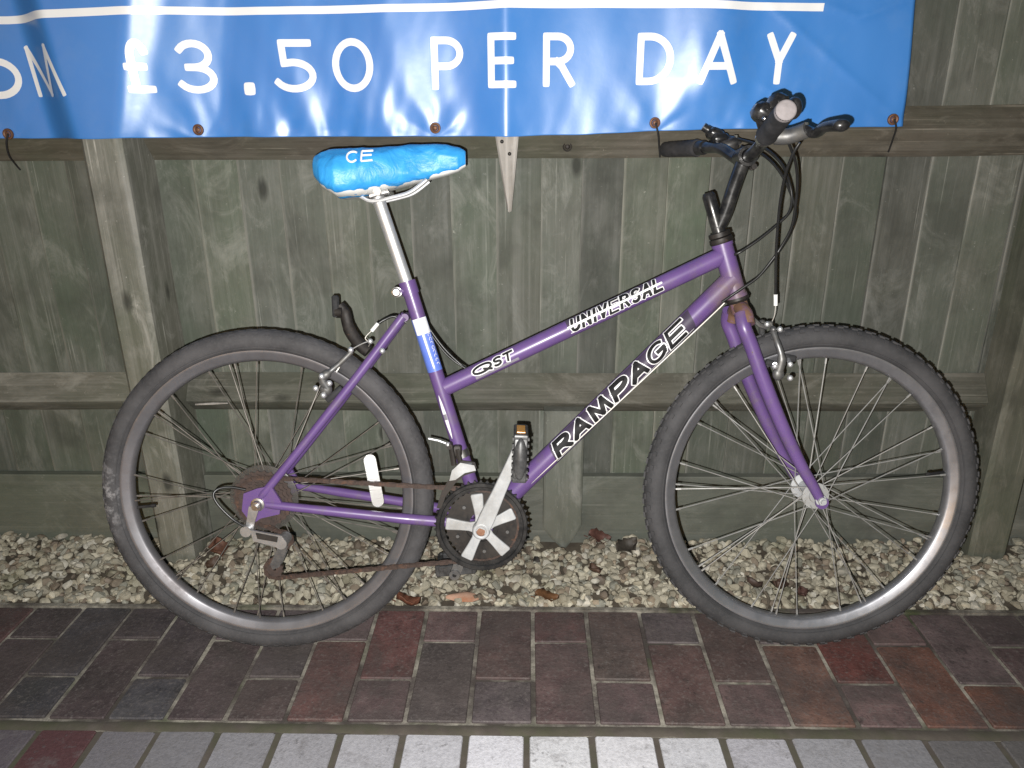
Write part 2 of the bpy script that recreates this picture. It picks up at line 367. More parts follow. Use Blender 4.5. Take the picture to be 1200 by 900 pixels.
M['edging'] = simple('mossy_concrete_edging', (.16, .15, .125), (.095, .095, .07), 18, .9, bump=.4, dust=(.05, .062, .03), dscale=7)
M['soil'] = simple('damp_soil', (.06, .048, .035), (.11, .09, .065), 40, .95, bump=.8)
M['asphalt'] = simple('night_ground', (.04, .038, .036), (.06, .056, .052), 30, .9, bump=.5)
def stone_mat(name, attr):
    t = NT(name); co = t.coords(rnd=not attr)
    if attr:
        a = t.new('ShaderNodeAttribute'); a.attribute_name = 'tint'; src = a.outputs['Color']
    else: src = t.new('ShaderNodeObjectInfo').outputs['Color']
    n = t.noise(co, 90, 5, .7); c = t.mix(1.0, src, t.ramp(n, [(.3, .7), (.7, 1.15)]), 'MULTIPLY')
    c = t.mix(t.ramp(t.noise(co, 38, 4), [(.55, 0), (.75, .4)]), c, (.13, .12, .08))
    ge = t.new('ShaderNodeNewGeometry'); wd = t.noise(ge.outputs['Position'], 7, 5, .65); w3 = t.noise(ge.outputs['Position'], 4.3, 4, .6)
    c = t.mix(t.ramp(wd, [(.52, 0), (.68, .5)]), c, (.13, .105, .075)); c = t.mix(t.ramp(w3, [(.56, 0), (.70, .5)]), c, (.10, .11, .055))
    t.bump(n, .5, .0025); return t.fin(c, .66, 0, .35)
M['stone'] = stone_mat('gravel_stone', False); M['stuff_stone'] = stone_mat('gravel_mass', True)
M['leaf'] = None
t = NT('dead_leaf'); co = t.coords(); oi = t.new('ShaderNodeObjectInfo'); n = t.noise(co, 60, 5, .7)
M['leaf'] = t.fin(t.mix(1.0, oi.outputs['Color'], t.ramp(n, [(.3, .5), (.7, 1.25)]), 'MULTIPLY'), .6, 0, .4); t.bump(n, .5, .002)
M['clay'] = simple('broken_clay', (.42, .26, .19), (.30, .17, .11), 30, .9, bump=.4, dust=(.3, .11, .05), dscale=14)

# ------------------------------------------------------------------ ground
m = MB(); m.add([(-60, -60, -.06), (60, -60, -.06), (60, 60, -.06), (-60, 60, -.06)], [(0, 1, 2, 3)])
obj('ground', m, M['asphalt'], kind='structure')
YB, YF = 1.4030, 1.0688          # back edge of the pavers at the gravel, front edge at the pale block course
paving = empty('brick_paving', kind='structure')
m = MB(); m.add([(-2.3, .18, -.0045), (2.3, .18, -.0045), (2.3, YB, -.0045), (-2.3, YB, -.0045)], [(0, 1, 2, 3)])
m.box((0, 1.4085, -.03), (4.6, .011, .063))
obj('mortar_joint', m, M['joint'], paving)
m = MB(); n = 160
for i in range(n + 1):
    x = -2.3 + 4.6 * i / n
    for y in (1.0445, 1.0490, 1.0600, 1.0670): m.v.append((x, y + .0025 * noise.noise((x * 30, y * 50, 0)), (-.0015 if y in (1.0445, 1.0670) else .0005) + .0022 * noise.noise((x * 45, y * 60, 3))))
for i in range(n):
    for j in range(3): a = i * 4 + j; m.f.append((a, a + 4, a + 5, a + 1))
a = len(m.v); m.v += [(-2.3, .815, -.0028), (2.3, .815, -.0028), (2.3, 1.0444, -.0028), (-2.3, 1.0444, -.0028)]; m.f.append((a, a + 1, a + 2, a + 3))
obj('moss_strip', m, M['moss'], paving, smooth=60)
def kx(k): return -.2267 + (.1187 if k >= 8 else .1117) * (k - 8)
box_cache = {}
def brick(x0, x1, y0, y1, col, mat, name='brick', gap=.0088, dz=0.0):
    w, l = round(x1 - x0 - gap, 4), round(y1 - y0 - gap, 4)
    key = (w, l, mat)
    if key not in box_cache:
        mb = MB(); mb.box((0, 0, 0), (w, l, .05), ch=.0022); me = mb.mesh(name, 30); me.materials.append(M[mat]); box_cache[key] = me
    o = obj(name, box_cache[key], None, paving, loc=((x0 + x1) / 2, (y0 + y1) / 2, -.025 + max(-.0006, min(.0014, dz))))
    o.rotation_euler = (random.uniform(-.004, .004), random.uniform(-.007, .007), random.gauss(0, .006)); o.color = tuple(col) + (1,)
    return o
def bcol():
    v = random.choice([(.068, .056, .057), (.076, .056, .056), (.083, .056, .056), (.063, .054, .056), (.086, .058, .056)])
    s_ = random.uniform(.85, 1.2); return tuple(a * s_ for a in v)
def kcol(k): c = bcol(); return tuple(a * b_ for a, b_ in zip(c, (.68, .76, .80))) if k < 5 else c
red = {(7, 0): (.092, .045, .042), (14, 1): (.098, .057, .045), (16, 1): (.110, .054, .040), (15, 0): (.088, .033, .028), (6, 1): (.085, .046, .042), (5, 1): (.058, .043, .041),
       (9, 0): (.068, .046, .043), (11, 0): (.078, .056, .05), (10, 0): (.07, .04, .038), (17, 1): (.10, .048, .034), (13, 0): (.062, .042, .038), (12, 1): (.08, .05, .046), (8, 1): (.06, .05, .048), (0, 0): (.05, .04, .04), (-1, 0): (.07, .04, .038)}
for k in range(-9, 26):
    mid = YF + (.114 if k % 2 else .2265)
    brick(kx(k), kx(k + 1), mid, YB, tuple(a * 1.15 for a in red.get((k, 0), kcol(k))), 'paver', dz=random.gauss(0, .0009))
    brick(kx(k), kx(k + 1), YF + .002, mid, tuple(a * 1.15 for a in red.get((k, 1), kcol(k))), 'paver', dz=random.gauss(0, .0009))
sx = [-.8894, -.7776, -.6705, -.5605, -.4506, -.3379, -.2253, -.1113, -.0021, .1146, .2296, .3475, .4652, .5872, .7046, .8323]
while sx[0] > -2: sx.insert(0, sx[0] - .113)
n0 = len([q for q in sx if q < -.9])
while sx[-1] < 2: sx.append(sx[-1] + .115)
scol = {-1: (.10, .085, .095), 0: (.085, .04, .042), 1: (.15, .14, .15), 2: (.17, .163, .172), 3: (.21, .203, .215), 4: (.265, .257, .272), 5: (.33, .322, .34), 6: (.41, .402, .425), 7: (.53, .52, .55), 8: (.52, .515, .53),  # block tones: own wear plus painted-in flash falloff, darker towards both ends
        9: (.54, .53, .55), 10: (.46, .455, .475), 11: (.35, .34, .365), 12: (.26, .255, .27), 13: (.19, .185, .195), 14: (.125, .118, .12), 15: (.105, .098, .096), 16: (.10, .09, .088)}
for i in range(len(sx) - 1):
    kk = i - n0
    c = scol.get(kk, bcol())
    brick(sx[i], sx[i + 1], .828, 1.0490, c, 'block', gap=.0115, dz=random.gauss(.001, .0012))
# rows nearer than the picture: one joined piece
m = MB()
for r_ in range(5):
    y1 = .812 - r_ * .115
    for i in range(-18, 18):
        xo = i * .228 + (r_ % 2) * .114
        if abs(xo) < 2.2: m.box((xo, y1 - .057, -.0255), (.2195, .1065, .05), ch=.003)
o = obj('brick_rows', m, M['paver'], paving, smooth=30, kind='stuff'); o.color = (.056, .045, .044, 1)

# ------------------------------------------------------------------ gravel strip
bed = empty('gravel_bed', kind='structure')
m = MB(); NX, NY = 120, 12
for j in range(NY + 1):
    for i in range(NX + 1):
        x = -2.3 + 4.6 * i / NX; y = 1.4142 + .40 * j / NY
        m.v.append((x, y, -.016 + .004 * noise.noise((x * 9, y * 9, 0))))
for j in range(NY):
    for i in range(NX): a = j * (NX + 1) + i; m.f.append((a, a + 1, a + NX + 2, a + NX + 1))
obj('soil', m, M['soil'], bed)
import bmesh
def pebble(seed, sub=2):
    bm = bmesh.new(); bmesh.ops.create_icosphere(bm, subdivisions=sub, radius=1)
    rs = np.random.RandomState(seed)
    # a rounded, broken pebble: sphere cut by a few random planes
    pl = [(rs.normal(size=3), rs.uniform(.48, .86)) for _ in range(11)]
    V = np.array([v.co[:] for v in bm.verts])
    for n_, d_ in pl:
        n_ = n_ / np.linalg.norm(n_); q = V @ n_; V = V - np.outer(np.maximum(q - d_, 0) * .97, n_)
    V *= np.array([1, rs.uniform(.7, .95), rs.uniform(.42, .72)])
    F = np.array([[v.index for v in f.verts] for f in bm.faces]); bm.free(); return V, F
PEB = [pebble(i) for i in range(14)]; PEBLO = [pebble(i + 40, 1) for i in range(14)]
def pcol():
    p = random.random()
    if p < .44: c = (.42, .385, .30)
    elif p < .60: c = (.28, .25, .185)
    elif p < .70: c = (.52, .49, .42)
    elif p < .80: c = (.17, .125, .09)
    elif p < .90: c = (.22, .22, .185)
    elif p < .93: c = (.26, .20, .14)
    else: c = (.09, .06, .045)
    s_ = random.uniform(.82, 1.25); return tuple((a * .76 + b_ * .24) * s_ for a, b_ in zip(c, (.33, .30, .235)))
def rotm():
    return np.array(Matrix.Rotation(random.uniform(0, 6.28), 3, 'Z') @ Matrix.Rotation(random.gauss(0, .45), 3, 'X') @ Matrix.Rotation(random.gauss(0, .45), 3, 'Y'))
def free_of(x, y):      # keep stones out of posts, stakes and board
    if y > 1.708: return False
    if -.94 < x < -.83 and y > 1.592: return False
    if 1.10 < x < 1.21 and y > 1.628: return False
    if .03 < x < .145 and y > 1.655: return False
    return True
AV, AF, AC, nb = [], [], [], 0
for layer, (cnt, z0, rr) in enumerate(((2600, -.010, .0150), (2600, -.003, .0125), (1500, -.004, .0075))):
    for _ in range(cnt):
        x = random.uniform(-1.9, 1.9); y = random.uniform(1.421, 1.70)
        if not free_of(x, y): continue
        r_ = rr * random.choice((.7, .85, 1, 1.15, 1.3)); z = z0 + random.gauss(0, .003) + .012 * max(0, (y - 1.5) / .2) * noise.noise((x * 4, 3, y * 4)) + .004
        if y - r_ < 1.416: y = 1.416 + r_
        Vv, Ff = random.choice(PEBLO if layer == 2 else PEB if abs(x) < 1.4 else PEBLO)
        AV.append((Vv * r_) @ rotm().T + (x, y, z)); AF.append(Ff + nb); nb += len(Vv)
        AC.append(np.tile(np.array(pcol() + (1,)), (len(Vv), 1)))
V_ = np.concatenate(AV); F_ = np.concatenate(AF); C_ = np.concatenate(AC)
me = bpy.data.meshes.new('gravel'); me.vertices.add(len(V_)); me.vertices.foreach_set('co', V_.ravel()); me.loops.add(F_.size); me.loops.foreach_set('vertex_index', F_.ravel())
me.polygons.add(len(F_)); me.polygons.foreach_set('loop_start', np.arange(0, F_.size, 3)); me.polygons.foreach_set('loop_total', np.full(len(F_), 3)); me.update()
me.polygons.foreach_set('use_smooth', [True] * len(me.polygons)); me.set_sharp_from_angle(angle=math.radians(26))
at_ = me.attributes.new('tint', 'FLOAT_COLOR', 'POINT'); at_.data.foreach_set('color', C_.ravel().astype(np.float32))
obj('gravel', me, M['stuff_stone'], bed, kind='stuff')
pmesh = []
for i in range(10):
    mb = MB(); Vv, Ff = PEB[i]; mb.add([tuple(v) for v in Vv], [tuple(f_) for f_ in Ff]); q = mb.mesh('stone', 26); q.materials.append(M['stone']); pmesh.append(q)
placed = []
while len(placed) < 285:
    x = random.uniform(-1.25, 1.2); y = 1.425 + .28 * random.random() ** 1.3
    r_ = random.uniform(.0125, .0195)
    if not free_of(x, y + .012) or any((x - a) ** 2 + (y - b_) ** 2 < (.75 * (r_ + c_)) ** 2 for a, b_, c_ in placed): continue
    y = max(y, 1.4165 + r_); placed.append((x, y, r_))
    o = obj('stone', random.choice(pmesh), None, bed, loc=(x, y, .003 + random.gauss(0, .003)))
    o.scale = (r_, r_, r_); o.rotation_euler = (random.gauss(0, .5), random.gauss(0, .5), random.uniform(0, 6.28)); o.color = pcol() + (1,)

# ------------------------------------------------------------------ fence
fence = empty('timber_fence', label='weathered grey-green close-board timber fence behind the bicycle', cat='fence', loc=(0, 1.745, 0))
def fobj(name, m_, mat, **k):
    for i, p in enumerate(m_.v): m_.v[i] = (p[0], p[1] - 1.745, p[2])
    return obj(name, m_, mat, fence, **k)
# feather-edge boards, overlapping; the right-hand (thick) edge laps over the next
FB = []
for q in range(4):
    mb = MB(); w = .116; zs = [.05, .5, .95, 1.4, 1.82]; P = []; rs = random.Random(q)
    for z in zs:
        b1, b2 = rs.gauss(0, .0012), rs.gauss(0, .0012)
        P += [(0, -.0112 + b1, z), (.003, -.0125 + b1, z), (w * .5, -.0085 + b2, z), (w, -.0045, z), (w, 0, z), (0, 0, z)]
    F = [(5, 4, 3, 2, 1, 0), tuple(24 + i for i in range(6))]
    for k in range(4):
        for i in range(6): j = (i + 1) % 6; F.append((k * 6 + i, k * 6 + j, k * 6 + 6 + j, k * 6 + 6 + i))
    mb.add(P, F); me = mb.mesh('board', 25); me.materials.append(M['board']); FB.append(me)
for k in range(-27, 30):
    x = .0197 + .0972 * k + random.gauss(0, .004)
    o = obj('board', FB[k % 4], None, fence, loc=(x, .004 + random.gauss(0, .0007) , random.uniform(-.01, .01)))
    o.rotation_euler = (0, random.gauss(0, .003), 0)
def arris(z0, zr, z1, name, mat, x0, x1, yr=1.69):
    mb = MB(); n = 24
    for i in range(n + 1):
        x = x0 + (x1 - x0) * i / n; w_ = .0035 * noise.noise((x * 3, z0, 1)); 
        for y, z in ((1.731, z0), (yr + .004, zr - .007), (yr, zr), (yr + .004, zr + .007), (1.731, z1)): mb.v.append((x, y + (w_ if y < 1.73 else 0), z + w_))
    for i in range(n):
        for j in range(4): a = i * 5 + j; mb.f.append((a, a + 5, a + 6, a + 1))
    mb.f += [(0, 1, 2, 3, 4), tuple(n * 5 + j for j in (4, 3, 2, 1, 0))]
    return fobj(name, mb, mat, smooth=25)
for x0, x1 in ((-2.6, -.932), (-.841, 1.106), (1.204, 2.85)):
    arris(.957, 1.0085, 1.062, 'rail', M['toprail'], x0, x1)
    arris(.352, .389, .452, 'rail', M['rail'], x0, x1)
for x0, x1 in ((-2.6, -.9325), (-.8405, 1.1055), (1.2045, 2.85)):
    mb = MB(); mb.box(((x0 + x1) / 2, 1.724, .065), (x1 - x0, .024, .225), ch=.003); fobj('gravel_board', mb, M['gravelboard'], smooth=30)
def post(x0, x1, y0, mat, label):
    mb = MB(); n = 16; hz = [(-.1 + 1.95 * i / n) for i in range(n + 1)]; c = .009
    for z in hz:
        w_ = .003 * noise.noise((x0 * 7, z * 3, 2)); v_ = .003 * noise.noise((x0 * 7, z * 4, 9))
        for x, y in ((x0 + c, y0), (x1 - c, y0), (x1, y0 + c), (x1, 1.742), (x0, 1.742), (x0, y0 + c)): mb.v.append((x + w_, y + (v_ if y < 1.7 else 0), z))
    for k in range(n):
        for i in range(6): j = (i + 1) % 6; mb.f.append((k * 6 + i, k * 6 + j, k * 6 + 6 + j, k * 6 + 6 + i))
    mb.f += [tuple(range(5, -1, -1)), tuple(n * 6 + i for i in range(6))]
    return fobj('post', mb, mat, smooth=40, label=label)
post(-.930, -.843, 1.602, M['post'], 'pale bleached fence post behind the rear wheel')
post(1.108, 1.202, 1.632, M['darkpost'], 'dark green-grey fence post at the far right')
mb = MB(); mb.ell((0.0855,1.7070,0.9820), (.006, .0035, .006), 12, 6); mb.lathe([(.007, -.001), (.0098, -.0025), (.0105, .002), (.007, .002)], (0.0854,1.7060,0.9820), 'y', 16); fobj('screw', mb, M['darksteel'])
# low pointed stake in the gravel
mb = MB()
def slab(pts, y0, y1, mb, bev=.006):
    cx = sum(p[0] for p in pts) / len(pts); cz = sum(p[1] for p in pts) / len(pts); n = len(pts)
    inn = [(x + (bev if x < cx else -bev), z + (bev if z < cz else -bev)) for x, z in pts]
    mb.add([(x, y0, z) for x, z in inn] + [(x, y0 + bev, z) for x, z in pts] + [(x, y1, z) for x, z in pts],
           [tuple(range(n)), tuple(range(3 * n - 1, 2 * n - 1, -1))] + [(a * n + i, a * n + n + i, a * n + n + (i + 1) % n, a * n + (i + 1) % n) for a in (0, 1) for i in range(n)])
slab([(.039, .375), (.039, .052), (.060, .022), (.084, -.004), (.098, -.006), (.118, .022), (.1365, .06), (.1365, .375)][::-1], 1.664, 1.7105, mb)
for i, p in enumerate(mb.v): mb.v[i] = (p[0] - .088, p[1] - 1.68, p[2])
obj('wooden_stake', mb, M['peg'], smooth=40, label='short grey-green pointed stake standing in gravel below the middle rail', cat='stake', loc=(.088, 1.68, 0))
# the stake the banner is draped over
mb = MB(); slab([(-.070, 1.70), (-.070, 1.004), (-.0475, .860), (-.0415, .8465), (-.0365, .850), (-.0305, .905), (-.0205, 1.004), (-.0205, 1.70)][::-1], 1.664, 1.6885, mb, .003)
for i, p in enumerate(mb.v): mb.v[i] = (p[0] + .045, p[1] - 1.675, p[2] - .85)
tip = obj('pointed_stake', mb, M['tipwood'], smooth=40, label='pale bare pointed stake sticking out below the blue banner', cat='stake', loc=(-.045, 1.675, .85))
mb = MB()
for px in ((-.056, .995), (-.040, .97)): mb.ell((px[0] + .045, -.012, px[1] - .85), (.004, .0025, .004), 10, 6)
obj('nail', mb, M['darksteel'], tip)

# ------------------------------------------------------------------ banner
BY0 = 1.655
def sstep(a, b_, x):
    t_ = min(1, max(0, (x - a) / (b_ - a))); return t_ * t_ * (3 - 2 * t_)
def bumpf(x, c, s_): return math.exp(-((x - c) / s_) ** 2)
EY = [(-1.1075,1.6550,1.0167), (-0.6926,1.6500,1.0230), (-0.1954,1.6500,1.0234), (0.2645,1.6500,1.0307), (0.7544,1.6500,1.0344)]
EY = [(e[0], e[2]) for e in EY]
def HB(x, z):          # how far the sheet stands out toward the viewer
    h = 0.0
    dz = z - 1.0
    # over the fence post
    lx = -.930 - .10 * dz; rx = -.846 + .26 * dz
    fw_ = .030 + .10 * max(dz, 0)
    def drop(t_): return .50 * min(max(t_, 0), fw_) + .29 * max(t_ - fw_, 0)
    def rem(t_): return max(0, .064 - drop(t_))
    h += sstep(lx - .09, lx + .012, x) * (rem(x - rx - .006) + rem(x - rx) + rem(x - rx + .006) + rem(x - rx + .011) + rem(x - rx - .011)) / 5
    
    # over the pointed stake
    h += .012 * math.exp(-(math.sqrt((x + .047) ** 2 + .00006) - .0077) / .03) + .010 * sstep(-.16, -.05, x) * (1 - sstep(-.045, .10, x))
    # loose bulges
    h += .0175 * bumpf(x, .375 - .06 * dz, .066) * sstep(-.01, .12, dz)
    h += .0045 * bumpf(x, .43 - .10 * dz, .035) * sstep(.03, .14, dz)
    h += .008 * bumpf(x, -.55 + .1 * dz, .09) + .006 * bumpf(x, -.30, .06)
    # V crease top right and a diagonal one
    d1 = (z - 1.225) - abs(x - .66) * .35; h += .004 * math.exp(-abs(d1) / .008) * bumpf(x, .67, .12)
    d2 = (z - 1.235) + (x - .50) * .75; h += .0035 * math.exp(-abs(d2) / .010) * bumpf(x, .58, .16)
    d3 = (z - 1.09) + (x - .50) * .5; h += .003 * math.exp(-abs(d3) / .008) * bumpf(x, .53, .06)
    # gathers fanning from the eyelets
    for k, (ex, ez) in enumerate(EY):
        d = x - ex; r_ = math.hypot(d, z - ez) + .012; a = math.atan2(d, z - ez + .02)
        h += .0020 * (math.sin(a * 5.3 + k * 1.7) + .7 * noise.noise((a * 3.1, k * 5.0, r_ * 14))) * sstep(.012, .06, r_) * math.exp(-r_ / .085)
    # hanging wrinkles, stronger near the lower hem
    w_ = .25 + math.exp(-max(dz - .02, 0) / .07); c_ = bumpf(x, -.40, .27) + .6 * bumpf(x, .45, .16) + .12
    h += w_ * c_ * (.0088 * noise.noise((x * 17 + z * 5, z * 5.5, 4)) + .0026 * noise.noise((x * 36 - z * 9, z * 11, 8)))
    h += .004 * noise.noise((x * 5, z * 2.2, 1)) + .0012 * noise.noise((x * 15, z * 5, 6))
    h -= .012 * dz * sstep(.0, .3, dz)
    return h
def bottom(x):
    t_ = [(-1.9, 1.008), (-1.10, 1.0075), (-.70, 1.008), (-.2, 1.0065), (-.03, 1.006), (.12, 1.0085), (.27, 1.0145), (.40, 1.0175), (.78, 1.0205), (1, 1.021)]
    for (a, za), (b_, zb) in zip(t_, t_[1:]):
        if a <= x <= b_: return za + (zb - za) * (x - a) / (b_ - a) + .0012 * noise.noise((x * 14, 0, 0))
    return 1.01
def redge(z): return .7765 - .055 * (z - 1.02) + .002 * math.sin((z - 1) * 14)
banner = empty('banner', label='blue vinyl banner with white price lettering hung along the fence', cat='banner', loc=(0, BY0, 1.0))
mb = MB(); NX, NZ = 420, 110; X0 = -1.66; ZT = 1.66
for j in range(NZ + 1):
    v_ = (j / NZ) ** 1.25
    for i in range(NX + 1):
        z_ = 1.01 + v_ * (ZT - 1.01); x = X0 + (redge(z_) - X0) * i / NX
        z = bottom(x) + v_ * (ZT - bottom(x)); mb.v.append((x, -HB(x, z), z - 1.0))
for j in range(NZ):
    for i in range(NX): a = j * (NX + 1) + i; mb.f.append((a, a + 1, a + NX + 2, a + NX + 1))
so = obj('sheet', mb, M['vinyl'], banner, smooth=60)
sm = so.modifiers.new('thickness', 'SOLIDIFY'); sm.thickness = .0006; sm.offset = -1
# --- stroke lettering
def arc(cx, cy, rx, ry, a0, a1, n=14): return [(cx + rx * math.cos(math.radians(a0 + (a1 - a0) * i / n)), cy + ry * math.sin(math.radians(a0 + (a1 - a0) * i / n))) for i in range(n + 1)]
G = {
 'F': [[(0, 0), (0, 1)], [(0, 1), (1, 1)], [(0, .5), (.9, .5)]],
 'R': [[(0, 0), (0, 1)], [(0, 1), (.45, 1)] + arc(.45, .735, .5, .265, 90, -90)[1:] + [(0, .47)], [(.42, .47), (.62, .36), (1, 0)]],
 'O': [arc(.5, .5, .5, .5, 90, 450, 32)],
 '0': [arc(.5, .5, .5, .5, 90, 450, 32)],
 'M': [[(0.1, 0), (0, 1)], [(0, 1), (.56, 0)], [(.56, 0), (.68, 1)], [(.68, 1), (1, 0)]],
 '£': [arc(.62, .70, .34, .30, 25, 180) + [(.28, .45), (.32, .04)], [(.08, .50), (.80, .50)], [(.10, .02), (1.05, .02)]],
 '3': [arc(.42, .745, .5, .255, 150, -90, 16), [(.2, .49), (.42, .49)] + arc(.42, .245, .58, .245, 90, -150, 16)[1:]],
 '.': [[(.5, .02), (.5, .035)]],
 '5': [[(.9, 1), (.12, 1)], [(.12, 1), (.16, .56)], [(.16, .56), (.4, .58)] + arc(.42, .29, .56, .29, 85, -150, 18)],
 'P': [[(0, 0), (0, 1)], [(0, 1), (.45, 1)] + arc(.45, .72, .55, .28, 90, -90)[1:] + [(0, .44)]],
 'E': [[(0, 0), (0, 1)], [(0, 1), (1, 1)], [(0, .5), (.9, .5)], [(0, 0), (1, 0)]],
 'D': [[(0, 0), (0, 1)], [(0, 1), (.3, 1)] + arc(.3, .5, .7, .5, 90, -90, 20)[1:] + [(0, 0)]],
 'A': [[(0, 0), (.5, 1)], [(.5, 1), (1, 0)], [(.2, .32), (.8, .32)]],
 'Y': [[(0, 1), (.5, .45)], [(1, 1), (.5, .45)], [(.5, .45), (.48, 0)]],
 'G': [arc(.5, .5, .5, .5, 50, 330, 24), [(.55, .45), (.95, .45)], [(.95, .45), (.93, .2)]],
 'C': [arc(.5, .5, .5, .5, 45, 315, 22)],
 'U': [[(0, 1), (0, .3)] + arc(.5, .3, .5, .3, 180, 360, 10)[1:] + [(1, 1)]],
 'N': [[(0, 0), (0, 1)], [(0, 1), (1, 0)], [(1, 0), (1, 1)]],
 'I': [[(.5, 0), (.5, 1)]],
 'V': [[(0, 1), (.5, 0)], [(.5, 0), (1, 1)]],
 'S': [arc(.5, .75, .45, .25, 40, 270, 14) + arc(.5, .25, .45, .25, 90, -140, 14)[1:]],
 'L': [[(0, 1), (0, 0)], [(0, 0), (1, 0)]],
 'Q': [arc(.5, .5, .5, .5, 90, 450, 28), [(.6, .35), (1, -.05)]],
 'T': [[(0, 1), (1, 1)], [(.5, 1), (.5, 0)]],
}
def ribbon(mb, pts, w, mp, off, step=.004, caps=True, cap=1.0):
    P = [Vector((p[0], p[1], 0)) for p in pts]; Q = [P[0]]
    for a, b_ in zip(P, P[1:]):
        n = max(1, int((b_ - a).length / step))
        for i in range(1, n + 1): Q.append(a + (b_ - a) * i / n)
    closed = (P[0] - P[-1]).length < 1e-6 and len(P) > 3
    n = len(Q); rows = []
    for i in range(n):
        if closed: t_ = Q[(i + 1) % (n - 1)] - Q[i - 1 if i else n - 2]
        else: t_ = Q[min(i + 1, n - 1)] - Q[max(i - 1, 0)]
        t_ = t_.normalized() if t_.length else Vector((1, 0, 0)); nn = Vector((-t_.y, t_.x, 0)); rows.append((Q[i], nn, t_))
    V = []; F = []
    for q, nn, t_ in rows:
        for s_ in (-1, 0, 1): p = q + nn * (s_ * w / 2); V.append(mp(p.x, p.y, off))
    for i in range(n - 1):
        for j in (0, 1): a = i * 3 + j; F.append((a, a + 1, a + 4, a + 3))
    if caps and not closed:
        for q, nn, t_, sg in ((rows[0][0], rows[0][1], rows[0][2], -1), (rows[-1][0], rows[-1][1], rows[-1][2], 1)):
            b0 = len(V); V.append(mp(q.x, q.y, off))
            for k in range(7):
                a = PI * k / 6; ca_, sa_ = math.cos(a), math.sin(a); p = q + nn * (w / 2 * math.copysign(abs(ca_) ** cap, ca_)) + t_ * (sg * w / 2 * abs(sa_) ** cap); V.append(mp(p.x, p.y, off))
            for k in range(6): F.append((b0, b0 + 1 + k, b0 + 2 + k))
    mb.add(V, F)
def bmap(x, z, off): return (x, -HB(x, z) - off, z - 1.0)
def banner_letter(ch, x0, x1, z0, z1, w):
    mb = MB()
    for i, st in enumerate(G[ch]):
        pts = [(x0 + w / 2 + p[0] * (x1 - x0 - w), z0 + w / 2 + p[1] * (z1 - z0 - w)) for p in st]
        ribbon(mb, pts, w if ch != '.' else .024, bmap, .0012 + i * .00022, cap=.45)
    obj('letter', mb, M['vinylwhite'], banner, smooth=60)
for ch, a, b_, w in (('O', (-1.1585,1.6300,1.0864), (-1.0540,1.6300,1.1667), .0142), ('M', (-1.0365,1.6200,1.0895), (-0.9311,1.6100,1.1879), .0100), ('£', (-0.8102,1.5850,1.0929), (-0.7591,1.6450,1.1949), .0142), ('3', (-0.7106,1.6500,1.0937), (-0.6404,1.6500,1.1951), .0142),
                     ('.', (-0.5979,1.6450,1.0928), (-0.5532,1.6450,1.1940), .0142), ('5', (-0.5175,1.6450,1.0947), (-0.4348,1.6450,1.1954), .0142), ('0', (-0.4021,1.6450,1.0948), (-0.3170,1.6450,1.1968), .0142), ('P', (-0.1987,1.6450,1.0975), (-0.1325,1.6450,1.1984), .0142),
                     ('E', (-0.0824,1.6400,1.0998), (-0.0243,1.6400,1.2033), .0142), ('R', (0.0295,1.6450,1.1016), (0.0953,1.6450,1.2035), .0142), ('D', (0.2205,1.6400,1.1041), (0.2951,1.6400,1.2022), .0142), ('A', (0.3426,1.6450,1.1042), (0.4229,1.6450,1.2031), .0142), ('Y', (0.4807,1.6500,1.1034), (0.5363,1.6500,1.2003), .0135),
                     ('R', (-1.34, 1.63, 1.083), (-1.26, 1.63, 1.188), .0142), ('F', (-1.48, 1.63, 1.083), (-1.415, 1.63, 1.188), .0142)):
    banner_letter(ch, a[0], b_[0], a[2], b_[2], w)
mb = MB(); LP = [(-1.56, 1.63, 1.236), (-1.0574,1.6300,1.2357), (-0.9747,1.6100,1.2389), (-0.8718,1.6100,1.2418), (-0.7173,1.6450,1.2468), (-0.5448,1.6450,1.2476), (-0.3731,1.6450,1.2491), (-0.2023,1.6450,1.2514), (-0.0325,1.6400,1.2546), (0.1362,1.6450,1.2553), (0.3043,1.6450,1.2530), (0.4218,1.6450,1.2482), (0.5859,1.6500,1.2451)]
ribbon(mb, [(p[0], p[2]) for p in LP], .0145, bmap, .0012, caps=False)
obj('underline', mb, M['vinylwhite'], banner, smooth=60)
for k, (ex, ez) in enumerate(EY):
    mb = MB(); y_ = -HB(ex, ez) - .0026
    mb.lathe([(.0115, 0), (.0108, -.0018), (.0085, -.0024), (.0058, -.001), (.0058, .002), (.0115, .002)], (ex, y_, ez - 1.0), 'y', 20)
    e = obj('eyelet', mb, M['brass'], banner)
    mb = MB(); mb.ell((ex, y_ - .0015, ez - 1.0), (.0056, .0025, .0056), 12, 6); obj('screw', mb, M['brass'], e)
for ex, pts in ((0, [(-1.0840,1.6200,1.0175), (-1.0989,1.6300,0.9985), (-1.1194,1.6600,0.9729), (-1.1373,1.7000,0.9529), (-1.1387,1.7150,0.9391)]), (3, [(0.2621,1.6350,1.0309), (0.2704,1.6450,1.0072), (0.2795,1.6800,0.9820), (0.2859,1.7000,0.9599)]), (4, [(0.7498,1.6400,1.0345), (0.7607,1.6500,1.0177), (0.7713,1.6800,0.9931), (0.7800,1.7100,0.9674)])):
    mb = MB(); mb.tube(cr([(p[0], p[1] - BY0 - .004, p[2] - 1.0) for p in pts], 5), .0019, 6); obj('cord', mb, M['cord'], banner)

